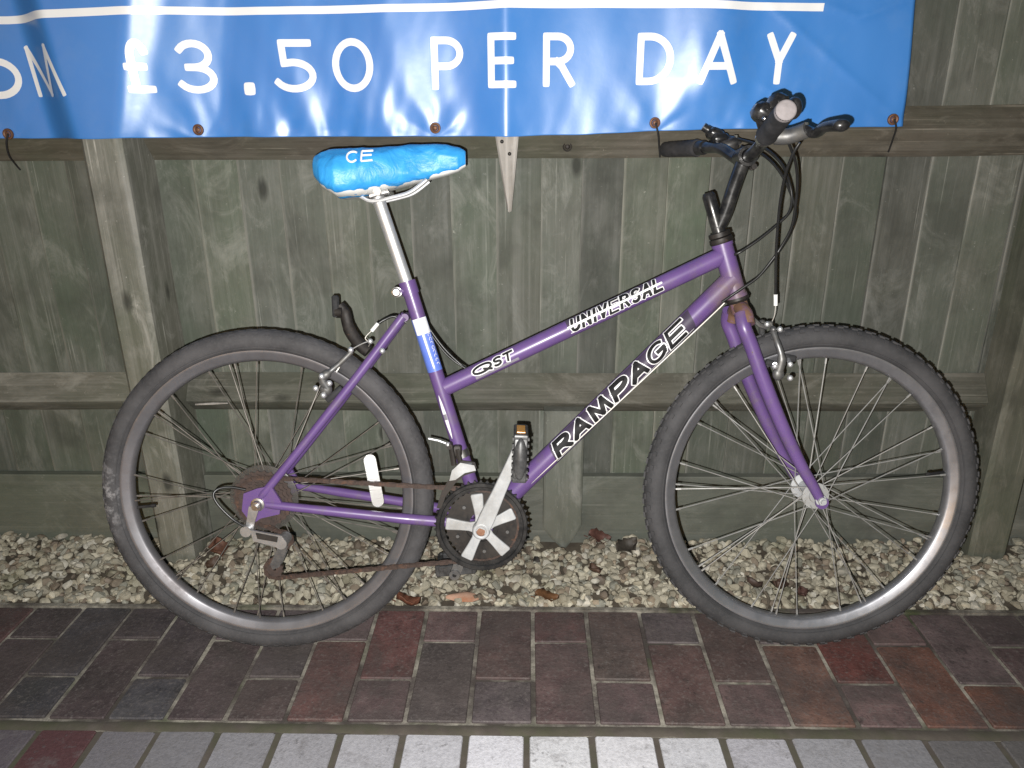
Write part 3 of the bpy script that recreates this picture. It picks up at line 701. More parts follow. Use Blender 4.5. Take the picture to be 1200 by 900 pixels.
# ------------------------------------------------------------------ bicycle (local x forward, y away from the viewer, z up)
bike = empty('bicycle', label='old purple step-through mountain bicycle with rusty chain leaning on the fence', cat='bicycle', loc=(0.0231, 1.2880, 0), rot=(-0.16971, 0, 0.01904))
WB2 = 1.0938 / 2; RW = .335
def mid(a, b_): return (Vector(a) + Vector(b_)) / 2
# --- wheels
def wheel(cx, front):
    w = empty('wheel', bike, loc=(cx, 0, RW), label='front wheel with knobbly tyre and bright rim' if front else 'rear wheel with worn smooth dusty tyre')
    mb = MB(); prof = []
    for k in range(18):
        a = 2 * PI * k / 18; sq = 1.0 if front else 1.0
        prof.append((.3125 + .0215 * math.cos(a), .0230 * math.sin(a)))
    mb.lathe(prof, seg=112)
    # a moulded line on each side wall
    for s_ in (-1, 1): mb.tube([(.3005 * math.cos(a), s_ * .0200, .3005 * math.sin(a)) for a in np.linspace(0, 2 * PI, 96, endpoint=False)], .0012, 5, closed=True)
    obj('tyre', mb, M['tyrefront' if front else 'tyrerear'], w, smooth=60)
    mb = MB()
    nk = 74 if front else 88
    for i in range(nk):
        for s_, ph in ((-1, 0), (1, .5), (-.35, .25), (.35, .75)):
            a = 2 * PI * (i + ph) / nk
            if abs(s_) == 1: el = .82; sz = (.0036, .007, .0095) if front else (.0008, .007, .010)
            else: el = .26; sz = (.0058, .008, .0115) if front else (.0006, .007, .012)
            el *= (1 if s_ > 0 else -1)
            rr = .3125 + .0213 * math.cos(el); y_ = .0231 * math.sin(el)
            Mx = Matrix.Rotation(-a, 3, 'Y') @ Matrix.Rotation(el, 3, 'Z')
            mb.box((rr * math.cos(a), y_, rr * math.sin(a)), sz, Mx)
    obj('tread', mb, M['tyrefront' if front else 'tyrerear'], w, smooth=0)
    mb = MB(); mb.lathe([(.2950, -.0125), (.2942, -.0156), (.2905, -.0160), (.2890, -.0150), (.2780, -.0130), (.2735, -.0085), (.2710, 0), (.2735, .0085), (.2780, .0130), (.2890, .0150), (.2905, .0160), (.2942, .0156), (.2950, .0125), (.280, 0)], seg=128)
    obj('rim', mb, M['rimfront' if front else 'rimrear'], w, smooth=40)
    mb = MB(); fr = .0215 if front else .0225; fo_ = .031; 
    mb.lathe([(0.0, -fo_ - .006), (.013, -fo_ - .006), (.014, -fo_ - .002), (fr + .005, -fo_ - .0015), (fr + .005, -fo_ + .0015), (.013, -fo_ + .004), (.011, 0), (.013, fo_ - .004), (fr + .005, fo_ - .0015), (fr + .005, fo_ + .0015), (.014, fo_ + .002), (.013, fo_ + .006), (0, fo_ + .006)], seg=32, closed=False)
    mb.tube([(0, -.075 if not front else -.060, 0), (0, .075 if not front else .060, 0)], .0047, 10)
    obj('hub', mb, M['alloy' if front else 'greyalloy'], w)
    # 36 spokes laced three-cross, one shared mesh per side and direction
    base = {}
    L0 = 0
    a_in = 2 * PI / 18
    smat = M['spoke' if front else 'spoke_dark']
    for side in (-1, 1):
        for dr in (-1, 1):
            ha = 0.0; ra = dr * 3 * a_in * .93
            p0 = Vector((fr * math.cos(ha), side * (fo_ + dr * .0025), fr * math.sin(ha))); p1 = Vector((.2725 * math.cos(ra), side * .004, .2725 * math.sin(ra)))
            mb = MB(); mb.tube([p0, p0.lerp(p1, .5), p0.lerp(p1, .962)], .00108, 6); mb.tube([p0.lerp(p1, .955), p0.lerp(p1, .995)], .0021, 6)
            me = mb.mesh('spoke'); me.materials.append(smat); base[(side, dr)] = me
    for i in range(9):
        for side in (-1, 1):
            for dr in (-1, 1):
                o = obj('spoke', base[(side, dr)], None, w)
                a = 2 * PI * i / 9 + (0 if dr > 0 else a_in) + (a_in / 2 if side > 0 else 0) + (.05 if front else .12)
                o.rotation_euler = (0, -a, 0)
    va = math.radians(8) if front else math.radians(186)
    mb = MB(); mb.tube([(r_ * math.cos(va), 0, r_ * math.sin(va)) for r_ in (.272, .242, .2415, .234)], [.003, .003, .0042, .0035], 8)
    obj('valve', mb, M['blackplastic'], w)
    return w
wr = wheel(-WB2, False); wf = wheel(WB2, True)
# spoke reflector, clipped between the spokes of the rear wheel
rc = Vector((-0.3291,-0.0220,0.3681)) - Vector((-WB2, 0, RW)); ra = Vector((-0.3372,-0.0220,0.4191)) - Vector((-WB2, 0, RW)); rb = Vector((-0.3210,-0.0220,0.3111)) - Vector((-WB2, 0, RW))
mb = MB(); zx = (ra - rb).normalized(); n_ = Vector((.21, -1, .36)); n_ = (n_ - zx * n_.dot(zx)).normalized(); xx = zx.cross(n_).normalized() * -1
Mx = Matrix((xx, -n_, zx)).transposed()
LL = (ra - rb).length
def rr_plate(mb, hw, hl, t0, t1):
    pts = [(hw * math.cos(a), hl - hw + hw * math.sin(a)) for a in np.linspace(0, PI, 9)] + [(-hw * math.cos(a), -hl + hw - hw * math.sin(a)) for a in np.linspace(0, PI, 9)]
    n = len(pts)
    mb.add([rc + Mx @ Vector((x, t0, z)) for x, z in pts] + [rc + Mx @ Vector((x, t1, z)) for x, z in pts], [tuple(range(n)), tuple(range(2 * n - 1, n - 1, -1))] + [(i, i + n, (i + 1) % n + n, (i + 1) % n) for i in range(n)])
rr_plate(mb, .0118, LL / 2, -.004, .002); obj('reflector', mb, M['reflector'], wr)

# --- frame
HT, HBt = Vector((0.3487,0.0000,0.8280)), Vector((0.3820,0.0000,0.7258))
BBp = Vector((-0.1138,0.0000,0.2731)); STt = Vector((-0.2531,0.0000,0.7557))
mb = MB()
def T(a, b_, r0, r1=None, seg=20, m_=None):
    a, b_ = Vector(a), Vector(b_); r1 = r0 if r1 is None else r1
    (m_ or mb).tube([a, a.lerp(b_, .33), a.lerp(b_, .66), b_], [r0, r0 + (r1 - r0) * .33, r0 + (r1 - r0) * .66, r1], seg)
T(HT, HBt, .0188); 
hd = (HBt - HT).normalized()
mb.tube([HT, HT + hd * .006], .0205, 20); mb.tube([HBt - hd * .006, HBt], .0205, 20)
TT0, TT1 = Vector((-0.1742,0.0000,0.5565)), Vector((0.3498,0.0000,0.8039)); T(TT0, TT1, .0172)
tdir = (TT1 - TT0).normalized(); T(TT0 - tdir * .012, TT0, .0172)
DT0, DT1 = Vector((-0.0891,0.0000,0.3112)), Vector((0.3729,0.0000,0.7618)); T(BBp, DT1, .0202)
DT0 = BBp
T(STt, BBp, .0146)
mb.tube([BBp + Vector((0, -.036, 0)), BBp + Vector((0, .036, 0))], .021, 20)
# seat cluster collar, slot lug
sd = (BBp - STt).normalized(); T(STt - sd * .004, STt + sd * .022, .0168)
ear = Vector((-0.2725,0.0000,0.7395)); mb.tube([STt + sd * .012 + Vector((0, -.008, 0)), ear + Vector((0, -.008, 0))], .006, 10); mb.tube([STt + sd * .012 + Vector((0, .008, 0)), ear + Vector((0, .008, 0))], .006, 10)
# stays
DR, DL = Vector((-0.5498,-0.0640,0.3360)), Vector((-0.5498,-0.0640,0.3360)); DL.y = .064
SSt = Vector((-0.2575,0.0000,0.6933))
for s_, D in ((-1, DR), (1, DL)):
    y_ = s_ * .064
    mb.tube(cr([SSt + Vector((-.004, s_ * .017, 0)), SSt.lerp(D, .35) + Vector((0, s_ * .031 - SSt.lerp(D, .35).y, 0)), SSt.lerp(D, .75) + Vector((0, s_ * .052 - SSt.lerp(D, .75).y, 0)), D + Vector((.008, 0, .012))], 6), [.0088] * 10 + [.0082] * 8 + [.006], 14)
    C0 = BBp + Vector((-.015, s_ * .024, .004)); C1 = D + Vector((.018, 0, -.002))
    mb.tube(cr([C0, C0.lerp(C1, .35) + Vector((0, s_ * .008, 0)), C1], 8), [.0105] * 9 + [.0095] * 4 + [.0085] * 3 + [.007], 14)
mb.tube([SSt + Vector((0, -.02, -.002)), SSt + Vector((0, .02, -.002))], .0075, 12)
br = SSt.lerp(DR, .33); mb.tube([Vector((br.x, -.031, br.z)), Vector((br.x, .031, br.z))], .006, 10)
frame = obj('frame', mb, M['purple'], bike, smooth=40)
# gusset of rust at the head tube / fork crown
for D, nm in ((DR, 'dropout'), (DL, 'dropout')):
    mb = MB(); y_ = D.y
    P = [V2((-0.5732,-0.0640,0.3569)), V2((-0.5461,-0.0640,0.3671)), V2((-0.5193,-0.0640,0.3721)), V2((-0.5015,-0.0640,0.3392)), V2((-0.5063,-0.0640,0.3149)), V2((-0.5435,-0.0640,0.3064)), V2((-0.5609,-0.0640,0.2942)), V2((-0.5790,-0.0640,0.3222))]
    mb.prism(P, y_ - .003, y_ + .003); obj(nm, mb, M['purple'], frame, smooth=30)
# decals wrapped on the tubes
def tubemap(p0, p1, r, view=(0, -1, .27)):
    a = (Vector(p1) - Vector(p0)); L = a.length; a.normalize(); n_ = Vector(view); n_ = (n_ - a * n_.dot(a)).normalized(); t_ = n_.cross(a)
    p0 = Vector(p0)
    def f(s_, v, off):
        ph = v / r; return p0 + a * s_ + (r + off) * (n_ * math.cos(ph) + t_ * math.sin(ph))
    return f, a, p0, L
def patch(mb, f, s0, s1, v0, v1, off, skew=0, n=14, m_=10):
    b0 = len(mb.v)
    for i in range(n + 1):
        for j in range(m_ + 1):
            v = v0 + (v1 - v0) * j / m_; s_ = s0 + (s1 - s0) * i / n + skew * (v - v0); mb.v.append(tuple(f(s_, v, off)))
    for i in range(n):
        for j in range(m_): a = b0 + i * (m_ + 1) + j; mb.f.append((a, a + m_ + 1, a + m_ + 2, a + 1))
def word(f, txt, s0, s1, v0, v1, w, outline, slant=.25, gap=.18, widths=None, off=.0006, step=.003):
    ws = [widths.get(c, 1.0) if widths else 1.0 for c in txt]; tot = sum(ws) + gap * (len(txt) - 1); u = (s1 - s0) / tot; s_ = s0
    A_, B_ = MB(), MB(); h = v1 - v0; k = 0
    w0 = w
    for c, wd in zip(txt, ws):
        w = w0 * (.74 if c in 'EG' else 1.0)
        for st in G[c]:
            pts = []
            for x, y in st:
                yy = v0 + w / 2 + y * (h - w); pts.append((s_ + w / 2 + x * (wd * u - w) + slant * (yy - v0), yy))
            ribbon(A_, pts, w + 2 * outline, f, off + k * .00004, step, cap=.4); ribbon(B_, pts, w, f, off + .0007 + k * .00004, step, cap=.4); k += 1
        s_ += u * (wd + gap)
    return A_, B_
f, a_, p0, L = tubemap(BBp, DT1, .0202)
sR0 = (Vector((0.0232,0.0000,0.4233)) - p0).dot(a_); sR1 = (Vector((0.2842,0.0000,0.6769)) - p0).dot(a_)
mb = MB(); patch(mb, f, sR0 - .008, sR1 + .006, -.024, .021, .0003, skew=.3, n=40); obj('decal', mb, M['decaldark'], frame, smooth=60)
A_, B_ = word(f, 'RAMPAGE', sR0, sR1 - .014, -.0160, .0182, .0096, .0022, .40, .12, {'M': 1.25, 'R': 1.0, 'G': 1.05}, off=.0008)
obj('lettering', A_, M['decalwhite'], frame, smooth=60); obj('lettering', B_, M['decalblack'], frame, smooth=60)
mb = MB(); ribbon(mb, [(sR0 - .004, -.0185), (sR1 + .002, -.0185)], .0014, f, .0008); obj('decal', mb, M['decalwhite'], frame, smooth=60)
f, a_, p0, L = tubemap(TT0, TT1, .0172)
s0 = (Vector((0.0573,0.0000,0.6699)) - p0).dot(a_); s1 = (Vector((0.2390,0.0000,0.7495)) - p0).dot(a_)
mb = MB(); patch(mb, f, s0 - .002, s1 - .012, .002, .019, .0003, n=30); obj('decal', mb, M['decaldark'], frame, smooth=60)
A_, B_ = word(f, 'UNIVERSAL', s0, s1 - .006, -.0125, .0145, .0060, .0016, .32, .15, {'I': .45}, off=.0007)
obj('lettering', A_, M['decalwhite'], frame, smooth=60); obj('lettering', B_, M['decalblack'], frame, smooth=60)
mb = MB(); ribbon(mb, [(s0 - .002, -.0005), (s1 - .004, .0012)], .0036, f, .0022); ribbon(mb, [(s0, -.0125), (s1 - .004, -.0120)], .0018, f, .0006)  # mid band paints the tube's flash highlight in white; lower line is print
obj('decal', mb, M['decalwhite'], frame, smooth=60)
q0 = (Vector((-0.1317,0.0000,0.5801)) - p0).dot(a_); q1 = (Vector((-0.0426,0.0000,0.6186)) - p0).dot(a_)
mb = MB(); patch(mb, f, q0 + .004, q1, -.016, -.010, .0003, n=12); obj('decal', mb, M['decalsilver'], frame, smooth=60)
A_, B_ = word(f, 'QST', q0, q1 - .010, -.0085, .0095, .0046, .0022, .30, .06, {'Q': 1.9, 'T': .95, 'S': .9}, off=.0007, step=.002)
obj('lettering', A_, M['decalwhite'], frame, smooth=60); obj('lettering', B_, M['decalblack'], frame, smooth=60)
# seat tube stickers
f, a_, p0, L = tubemap(STt, BBp, .0146)
b0_ = (Vector((-0.2344,0.0000,0.6882)) - p0).dot(a_); b1_ = (Vector((-0.2236,0.0000,0.6582)) - p0).dot(a_); b2_ = (Vector((-0.2021,0.0000,0.5856)) - p0).dot(a_)
mb = MB(); patch(mb, f, b0_, b2_, -.021, .021, .0003, n=10); sticker = obj('sticker', mb, M['decalblue'], frame, smooth=60)
mb = MB(); patch(mb, f, b0_, b1_, -.013, .018, .0007, n=6)
rs = random.Random(3); s_ = b1_ + .004       # worn unreadable script down the sticker's side
while s_ < b2_ - .012:
    ribbon(mb, [(s_ + .0035 * math.cos(a), .0115 + .0028 * math.sin(a)) for a in np.linspace(rs.uniform(0, 2), rs.uniform(4, 6), 9)], .0011, f, .0008, .002); s_ += .0085
ribbon(mb, [(b1_ + .002, -.0005), (b2_ - .008, .0008)], .0030, f, .0007)
obj('decal', mb, M['decalwhite'], frame, smooth=60)
mb = MB(); g0 = (Vector((-0.1965,0.0000,0.5378)) - p0).dot(a_); g1 = (Vector((-0.1712,0.0000,0.4508)) - p0).dot(a_)
ns = 10
for i in range(ns + 1):
    t_ = i / ns; hw = .0004 + .0034 * math.sin(PI * min(1, t_ * 1.0)) ** .8
    for v in (-.0075 - hw, -.0075 + hw): mb.v.append(tuple(f(g0 + (g1 - g0) * t_, v, .0006)))
for i in range(ns): mb.f.append((2 * i, 2 * i + 2, 2 * i + 3, 2 * i + 1))
obj('decal', mb, M['decalwhite'], frame, smooth=60)
mb = MB(); gm = (g0 + g1) / 2; patch(mb, f, gm - .006, gm + .006, -.011, -.004, .0010, n=3, m_=3); obj('decal', mb, M['decalsilver'], frame, smooth=60)
# seat bolt
mb = MB(); mb.lathe([(0, -.020), (.0062, -.020), (.0078, -.018), (.0078, -.013), (.010, -.0125), (.010, -.011), (.004, -.011), (.004, .016), (0, .016)], (ear.x, 0, ear.z), seg=16, closed=False); obj('seat_bolt', mb, M['chrome'], bike)

# --- seat post, saddle
sp0 = Vector((-0.3037,0.0000,0.9158)); mb = MB(); mb.tube([sp0 - sd * -.012, STt + sd * .05], .0121, 20); mb.tube([sp0 + sd * -.010, sp0 + sd * .012], .0125, 20)
obj('seat_post', mb, M['silver'], bike)
sad = empty('saddle', bike)
mb = MB()
for y_ in (-.021, .021):
    mb.tube(cr([Vector((-0.3613,-0.0210,0.9302)) * 1 + Vector((0, y_ + .021, .006)), Vector((-0.3301,-0.0210,0.9161)) + Vector((0, y_ + .021, 0)), Vector((-0.3098,-0.0210,0.9091)) + Vector((0, y_ + .021, 0)), Vector((-0.2650,-0.0210,0.9173)) + Vector((0, y_ + .021, 0)), Vector((-0.2377,-0.0210,0.9263)) + Vector((0, y_ + .021, 0)), Vector((-0.2087,-0.0210,0.9431)) + Vector((0, y_ + .021, .004))], 6), .0036, 8)
obj('saddle_rail', mb, M['silver'], sad)
mb = MB(); cc = Vector((-0.2971,0.0000,0.9205)); Mx = Matrix.Rotation(-math.radians(13), 3, 'Y')
mb.box(cc + Vector((0, 0, .002)), (.040, .056, .009), Mx, .002); mb.box(cc + Vector((.001, 0, .012)), (.034, .056, .006), Mx, .002); mb.tube([cc + Vector((0, -.038, .004)), cc + Vector((0, .038, .004))], .0062, 12)
mb.lathe([(0, -.046), (.008, -.046), (.008, -.036), (0, -.036)], cc + Vector((0, 0, .004)), seg=6, closed=False)
obj('saddle_clamp', mb, M['chrome'], sad)
# stations along the saddle: x, half width, top z, bottom z (from the drawn side view)
ST = [(-.4195, .020, (-0.4131,0.0000,0.9833)[2], (-0.4105,-0.0200,0.9643)[2]), (-.4135, .042, (-0.4015,0.0000,0.9917)[2], (-0.3977,-0.0420,0.9500)[2]), (-.398, .062, (-0.3788,0.0000,0.9985)[2], (-0.3787,-0.0600,0.9318)[2]), (-.370, .075, (-0.3499,0.0000,1.0029)[2], (-0.3453,-0.0750,0.9156)[2]), (-.335, .070, (-0.3179,0.0000,1.0050)[2], (-0.3110,-0.0700,0.9172)[2]), (-.295, .056, (-0.2796,0.0000,1.0070)[2], (-0.2747,-0.0560,0.9269)[2]),
      (-.255, .042, (-0.2413,0.0000,1.0091)[2], (-0.2377,-0.0420,0.9369)[2]), (-.215, .031, (-0.2014,0.0000,1.0111)[2], (-0.2028,-0.0310,0.9467)[2]), (-.175, .026, (-0.1648,0.0000,1.0101)[2], (-0.1637,-0.0260,0.9561)[2]), (-.150, .022, (-0.1442,0.0000,1.0054)[2], (-0.1403,-0.0220,0.9639)[2]), (-.137, .013, (-0.1340,0.0000,0.9984)[2], (-0.1338,-0.0100,0.9728)[2])]
def sadmesh(name, inset, zb_add, crinkle, na=72, nl=110):
    mb = MB(); xs = [s_[0] for s_ in ST]
    for i in range(nl + 1):
        x = xs[0] + (xs[-1] - xs[0]) * (.5 - .5 * math.cos(PI * i / nl))
        hw, zt, zb = [float(np.interp(x, xs, [s_[k] for s_ in ST])) for k in (1, 2, 3)]
        hw = max(hw - inset, .002); zt -= inset; zb += zb_add; cz = (zt + zb) / 2; hh = (zt - zb) / 2
        for j in range(na):
            a = 2 * PI * j / na; ca, sa = math.cos(a), math.sin(a)
            e = .62; y_ = hw * math.copysign(abs(ca) ** e, ca); z = cz + hh * math.copysign(abs(sa) ** (.75 if sa > 0 else .45), sa)
            if sa > 0: y_ *= 1 - .22 * sa
            p = Vector((x, y_, z))
            if crinkle:
                q = Vector((p.x * 13, p.y * 13, p.z * 24)); r1 = 1 - abs(noise.noise(q + Vector((3, 1, 7)))) * 2; r2 = 1 - abs(noise.noise(q * 2.1 + Vector((9, 2, 4)))) * 2
                d = crinkle * (.7 * r1 ** 2 * (1 if r1 > 0 else 0) + .4 * r2 * abs(r2) - .45) + .003 * noise.noise(q * .5)
                nrm = Vector((0, y_ / max(hw, .01), (z - cz) / max(hh, .01))); nrm = nrm.normalized() if nrm.length > .01 else Vector((0, 0, 1)); p += nrm * d
            mb.v.append(tuple(p))
    for i in range(nl):
        for j in range(na): jj = (j + 1) % na; mb.f.append((i * na + j, i * na + jj, (i + 1) * na + jj, (i + 1) * na + j))
    mb.f += [tuple(range(na - 1, -1, -1)), tuple(nl * na + j for j in range(na))]
    return mb
obj('saddle_shell', sadmesh('saddle_shell', .004, -.0012, 0, 40, 40), M['white'], sad, smooth=60)
cover = obj('saddle_cover', sadmesh('saddle_cover', 0, -.0005, .0036), M['cover'], None, smooth=75, label='crinkled shiny blue plastic cover pulled over the bicycle saddle', cat='saddle cover')
cover.location = bike.location; cover.rotation_euler = bike.rotation_euler
# white print on the cover's shoulder
def covmap(x, v, off):
    xs = [s_[0] for s_ in ST]; hw, zt, zb = [float(np.interp(x, xs, [s_[k] for s_ in ST])) for k in (1, 2, 3)]
    cz = (zt + zb) / 2; hh = (zt - zb) / 2; a = v; ca, sa = math.cos(a), math.sin(a)
    y_ = -hw * abs(ca) ** .62 * (1 - .22 * max(sa, 0)); z = cz + hh * math.copysign(abs(sa) ** .75, sa); return (x, y_ - .0022 * abs(ca) - off, z + .0026 * sa + off)
for ch, x0, x1 in (('C', -.345, -.326), ('E', -.320, -.301)):
    mb = MB()
    for st in G[ch]:
        pts = [(x0 + p[0] * (x1 - x0), (.16 + p[1] * .46)) for p in st]
        Q = []
        for (xa, va), (xb, vb) in zip(pts, pts[1:]):
            for i in range(6): Q.append((xa + (xb - xa) * i / 6, va + (vb - va) * i / 6))
        Q.append(pts[-1]); mb.tube([covmap(x, v, .0012) for x, v in Q], .0019, 6, flat=((0, 1, 0), 1.0))
    obj('letter', mb, M['decalwhite'], cover)

# --- fork, headset, stem
fork = empty('fork', bike)
mb = MB(); CR = Vector((0.3910,0.0000,0.6929))
for s_ in (-1, 1):
    y_ = s_ * .054
    L_ = [Vector((0.3817,-0.0360,0.6960)), Vector((0.3838,-0.0490,0.6714)), Vector((0.3979,-0.0500,0.6392)), Vector((0.4269,-0.0520,0.5659)), Vector((0.4659,-0.0520,0.4808)), Vector((0.5064,-0.0530,0.4028)), Vector((0.5318,-0.0540,0.3617)), Vector((0.5506,-0.0540,0.3286))]
    pts = cr([Vector((p.x, -p.y * 1.25 if s_ > 0 else p.y, p.z)) for p in L_], 5); n = len(pts)
    mb.tube(pts, [.0135 if i < n * .45 else .0135 - .0045 * (i - n * .45) / (n * .55) for i in range(n)], 16)
    e = pts[-1]; mb.tube([e + Vector((0, -.0035, 0)), e + Vector((0, .0035, 0))], .0125, 16)
obj('fork_blade', mb, M['purple'], fork, smooth=45)
mb = MB(); mb.tube(cr([Vector((CR.x, -.047, CR.z - .016)), Vector((CR.x - .002, -.034, CR.z + .004)), Vector((CR.x - .004, 0, CR.z + .014)), Vector((CR.x - .002, .034, CR.z + .004)), Vector((CR.x, .047, CR.z - .016))], 6), .0138, 14)
mb.tube([HBt + hd * .004, CR + Vector((0, 0, .004))], [.0165, .0175], 18); obj('fork_crown', mb, M['rusty_purple'], fork, smooth=50)
FH = Vector((WB2, 0, RW))
for s_ in (-1, 1):
    mb = MB(); mb.lathe([(0, -.074), (.005, -.074), (.005, -.068), (.0078, -.068), (.0078, -.060), (.011, -.0595), (.011, -.0575), (0, -.0575)] if s_ < 0 else [(0, .0575), (.011, .0575), (.011, .0595), (.0078, .06), (.0078, .068), (0, .068)], FH, seg=8, closed=False)
    obj('axle_nut', mb, M['alloy'], fork, smooth=20)
    D = Vector((-WB2, 0, RW)); mb = MB(); mb.lathe([(0, s_ * .088), (.0052, s_ * .088), (.0052, s_ * .08), (.0088, s_ * .08), (.0095, s_ * .071), (.0135, s_ * .070), (.0135, s_ * .0675), (0, s_ * .0675)], D, seg=12, closed=False)
    obj('axle_nut', mb, M['chrome'], bike, smooth=20)
head = empty('headset', bike)
mb = MB()
for c, prof in ((HT, [(.0185, .012), (.0215, .010), (.0222, .003), (.0205, 0)]), (HT - hd * .012, [(.0165, .010), (.0205, .009), (.0205, .001), (.0165, 0)])):
    zq = Vector((0, 0, 1)).rotation_difference(-hd).to_matrix()
    mb.lathe([(0.001, 0)] + prof[::-1] + [(.001, prof[0][1])], c, 'z', 22, False, zq)
obj('top_cup', mb, M['darksteel'], head)
mb = MB(); zq = Vector((0, 0, 1)).rotation_difference(hd).to_matrix(); mb.lathe([(.001, 0), (.0215, 0), (.0225, .005), (.0195, .010), (.001, .012)], HBt, 'z', 22, False, zq); obj('bottom_cup', mb, M['darksteel'], head)
stem = empty('stem', bike)
mb = MB(); QT = Vector((0.3181,0.0000,0.9213)); mb.tube([HT - hd * .02, HT.lerp(QT, .6), QT - (-hd) * .006, QT], [.0125, .0125, .0125, .0095], 18)
SC = Vector((0.3848,0.0000,0.9860)); EX0 = HT - hd * .028
EX = [EX0, EX0.lerp(SC, .25) + Vector((.002, 0, -.001)), EX0.lerp(SC, .6), SC]; mb.tube(cr(EX, 6), .0132, 18)
mb.lathe([(.0128, -.021), (.0185, -.021), (.0185, .021), (.0128, .021)], SC, seg=24); 
obj('stem_body', mb, M['blackpaint'], stem, smooth=45)
mb = MB(); mb.tube([SC + Vector((.014, 0, -.024)), SC + Vector((.014, 0, .0)), ], .0045, 10); mb.lathe([(0, -.008), (.0055, -.008), (.0055, .008), (0, .008)], SC + Vector((.016, 0, -.018)), 'y', 10, False); obj('clamp_bolt', mb, M['darksteel'], stem)
# --- handlebar
RE, LE = Vector((0.3564,-0.2850,1.0184)), Vector((0.2842,0.2350,1.0303))
RI, LI = Vector((0.3676,-0.1650,0.9991)), Vector((0.3453,0.1250,1.0192))
mb = MB(); bar = cr([LE, LI, Vector((SC.x - .022, .085, SC.z + .026)), Vector((SC.x - .002, .040, SC.z + .001)), Vector((SC.x, 0, SC.z)), Vector((SC.x, -.040, SC.z)), Vector((SC.x + .004, -.085, SC.z + .014)), RI, RE], 8)
mb.tube(bar, .0111, 16); hb = obj('handlebar', mb, M['blackpaint'], bike, smooth=50)
for A, B, end in ((RI, RE, True), (LI, LE, False)):
    d = (B - A).normalized(); mb = MB(); G0 = A.lerp(B, .05 if end else .22); n = 22; pts = []; rad = []
    for i in range(n + 1):
        pts.append(G0.lerp(B + d * .004, i / n)); rad.append(.0158 + (.0010 if i % 2 else -.0002) * (1 if i < n - 2 else 0) + (.0012 if i in (0, 1) else 0))
    mb.tube(pts, rad, 24); gp = obj('grip', mb, M['rubber'], hb, smooth=50)
    mb = MB(); zq = Vector((0, 0, 1)).rotation_difference(d).to_matrix(); mb.lathe([(.0001, .0065), (.0125, .0065), (.0152, .0050), (.0160, .0015), (.0160, -.004)], B, 'z', 24, False, zq); obj('grip_cap', mb, M['gripend'] if end else M['rubber'], hb, smooth=50)
    mb = MB(); mb.tube([G0 - d * .018, G0 - d * .001], .0143, 18); obj('clamp_ring', mb, M['chrome'] if end else M['blackplastic'], hb)
# right thumb shifter and brake lever
sh = empty('shifter', bike)
mb = MB(); d = (RE - RI).normalized(); s0_ = RI.lerp(RE, .10)
mb.box(Vector((0.3520,-0.1900,1.0324)), (.032, .036, .028), Matrix.Rotation(.5, 3, 'Y'), .008); mb.box(Vector((0.3708,-0.2050,1.0439)), (.030, .040, .028), Matrix.Rotation(-.3, 3, 'Y'), .009); mb.tube(cr([Vector((0.3562,-0.1900,1.0298)), Vector((0.3661,-0.2000,1.0371)), Vector((0.3742,-0.2100,1.0481))], 4), [.010] * 4 + [.011] * 4 + [.009], 12)
mb.tube([Vector((0.3523,-0.1900,1.0272)), s0_], .012, 10); mb.ell(Vector((0.3844,-0.2400,1.0299)), (.012, .018, .017), 14, 8)
obj('shifter_body', mb, M['blackpaint'], sh, smooth=40)
mb = MB(); mb.ell(Vector((0.3486,-0.2150,1.0192)), (.004, .004, .004), 10, 6); mb.ell(Vector((0.3698,-0.2220,1.0281)), (.004, .003, .004), 10, 6); obj('screw', mb, M['chrome'], sh)
mb = MB(); mb.box(Vector((0.3585,0.1200,1.0433)), (.034, .036, .020), Matrix.Rotation(.35, 3, 'Y'), .006); mb.tube([Vector((0.3725,0.1200,1.0366)), Vector((0.3409,0.1200,1.0549))], [.011, .0085], 12); mb.box(Vector((0.3648,0.1100,1.0336)), (.03, .03, .02), None, .004)
obj('shifter_body', mb, M['blackpaint'], sh, smooth=40)
mb = MB(); mb.tube([Vector((0.3426,0.1200,1.0532)), Vector((0.3338,0.1200,1.0590))], .0078, 12); obj('barrel_adjuster', mb, M['blackplastic'], sh)
def lever(pb, pm, pe, tip, body):
    lv = empty('brake_lever', bike); mb = MB()
    mb.tube(cr(body, 4), [.013] * (4 * (len(body) - 1) + 1), 14); obj('lever_mount', mb, M['greyalloy'] if pb else M['blackplastic'], lv, smooth=60)
    mb = MB(); P = cr([pm, pe[0], pe[1], tip], 7); n = len(P); mb.tube(P, [.0095 - .002 * math.sin(PI * i / (n - 1)) for i in range(n)], 14, flat=((0, 0, 1), 1.25)); mb.ell(tip, (.013, .010, .009), 14, 8)
    obj('lever_blade', mb, M['blackpaint'], lv, smooth=60)
    mb = MB(); mb.lathe([(0, -.012), (.0045, -.012), (.0045, .012), (0, .012)], pm, 'z', 10, False); obj('pivot_pin', mb, M['chrome'], lv); return lv
lever(True, Vector((0.4255,-0.1850,1.0052)), [Vector((0.4365,-0.2000,0.9989)), Vector((0.4368,-0.2350,1.0026))], Vector((0.4450,-0.2750,0.9988)), [Vector((0.3830,-0.1650,0.9990)), Vector((0.4009,-0.1700,0.9982)), Vector((0.4165,-0.1800,1.0020)), Vector((0.4262,-0.1900,1.0057))])
lever(False, Vector((0.3946,0.1000,1.0271)), [Vector((0.3944,0.1300,1.0345)), Vector((0.3931,0.1700,1.0418))], Vector((0.3836,0.2150,1.0447)), [Vector((0.3692,0.1050,1.0181)), Vector((0.3813,0.1000,1.0207)), Vector((0.3947,0.1000,1.0255))])

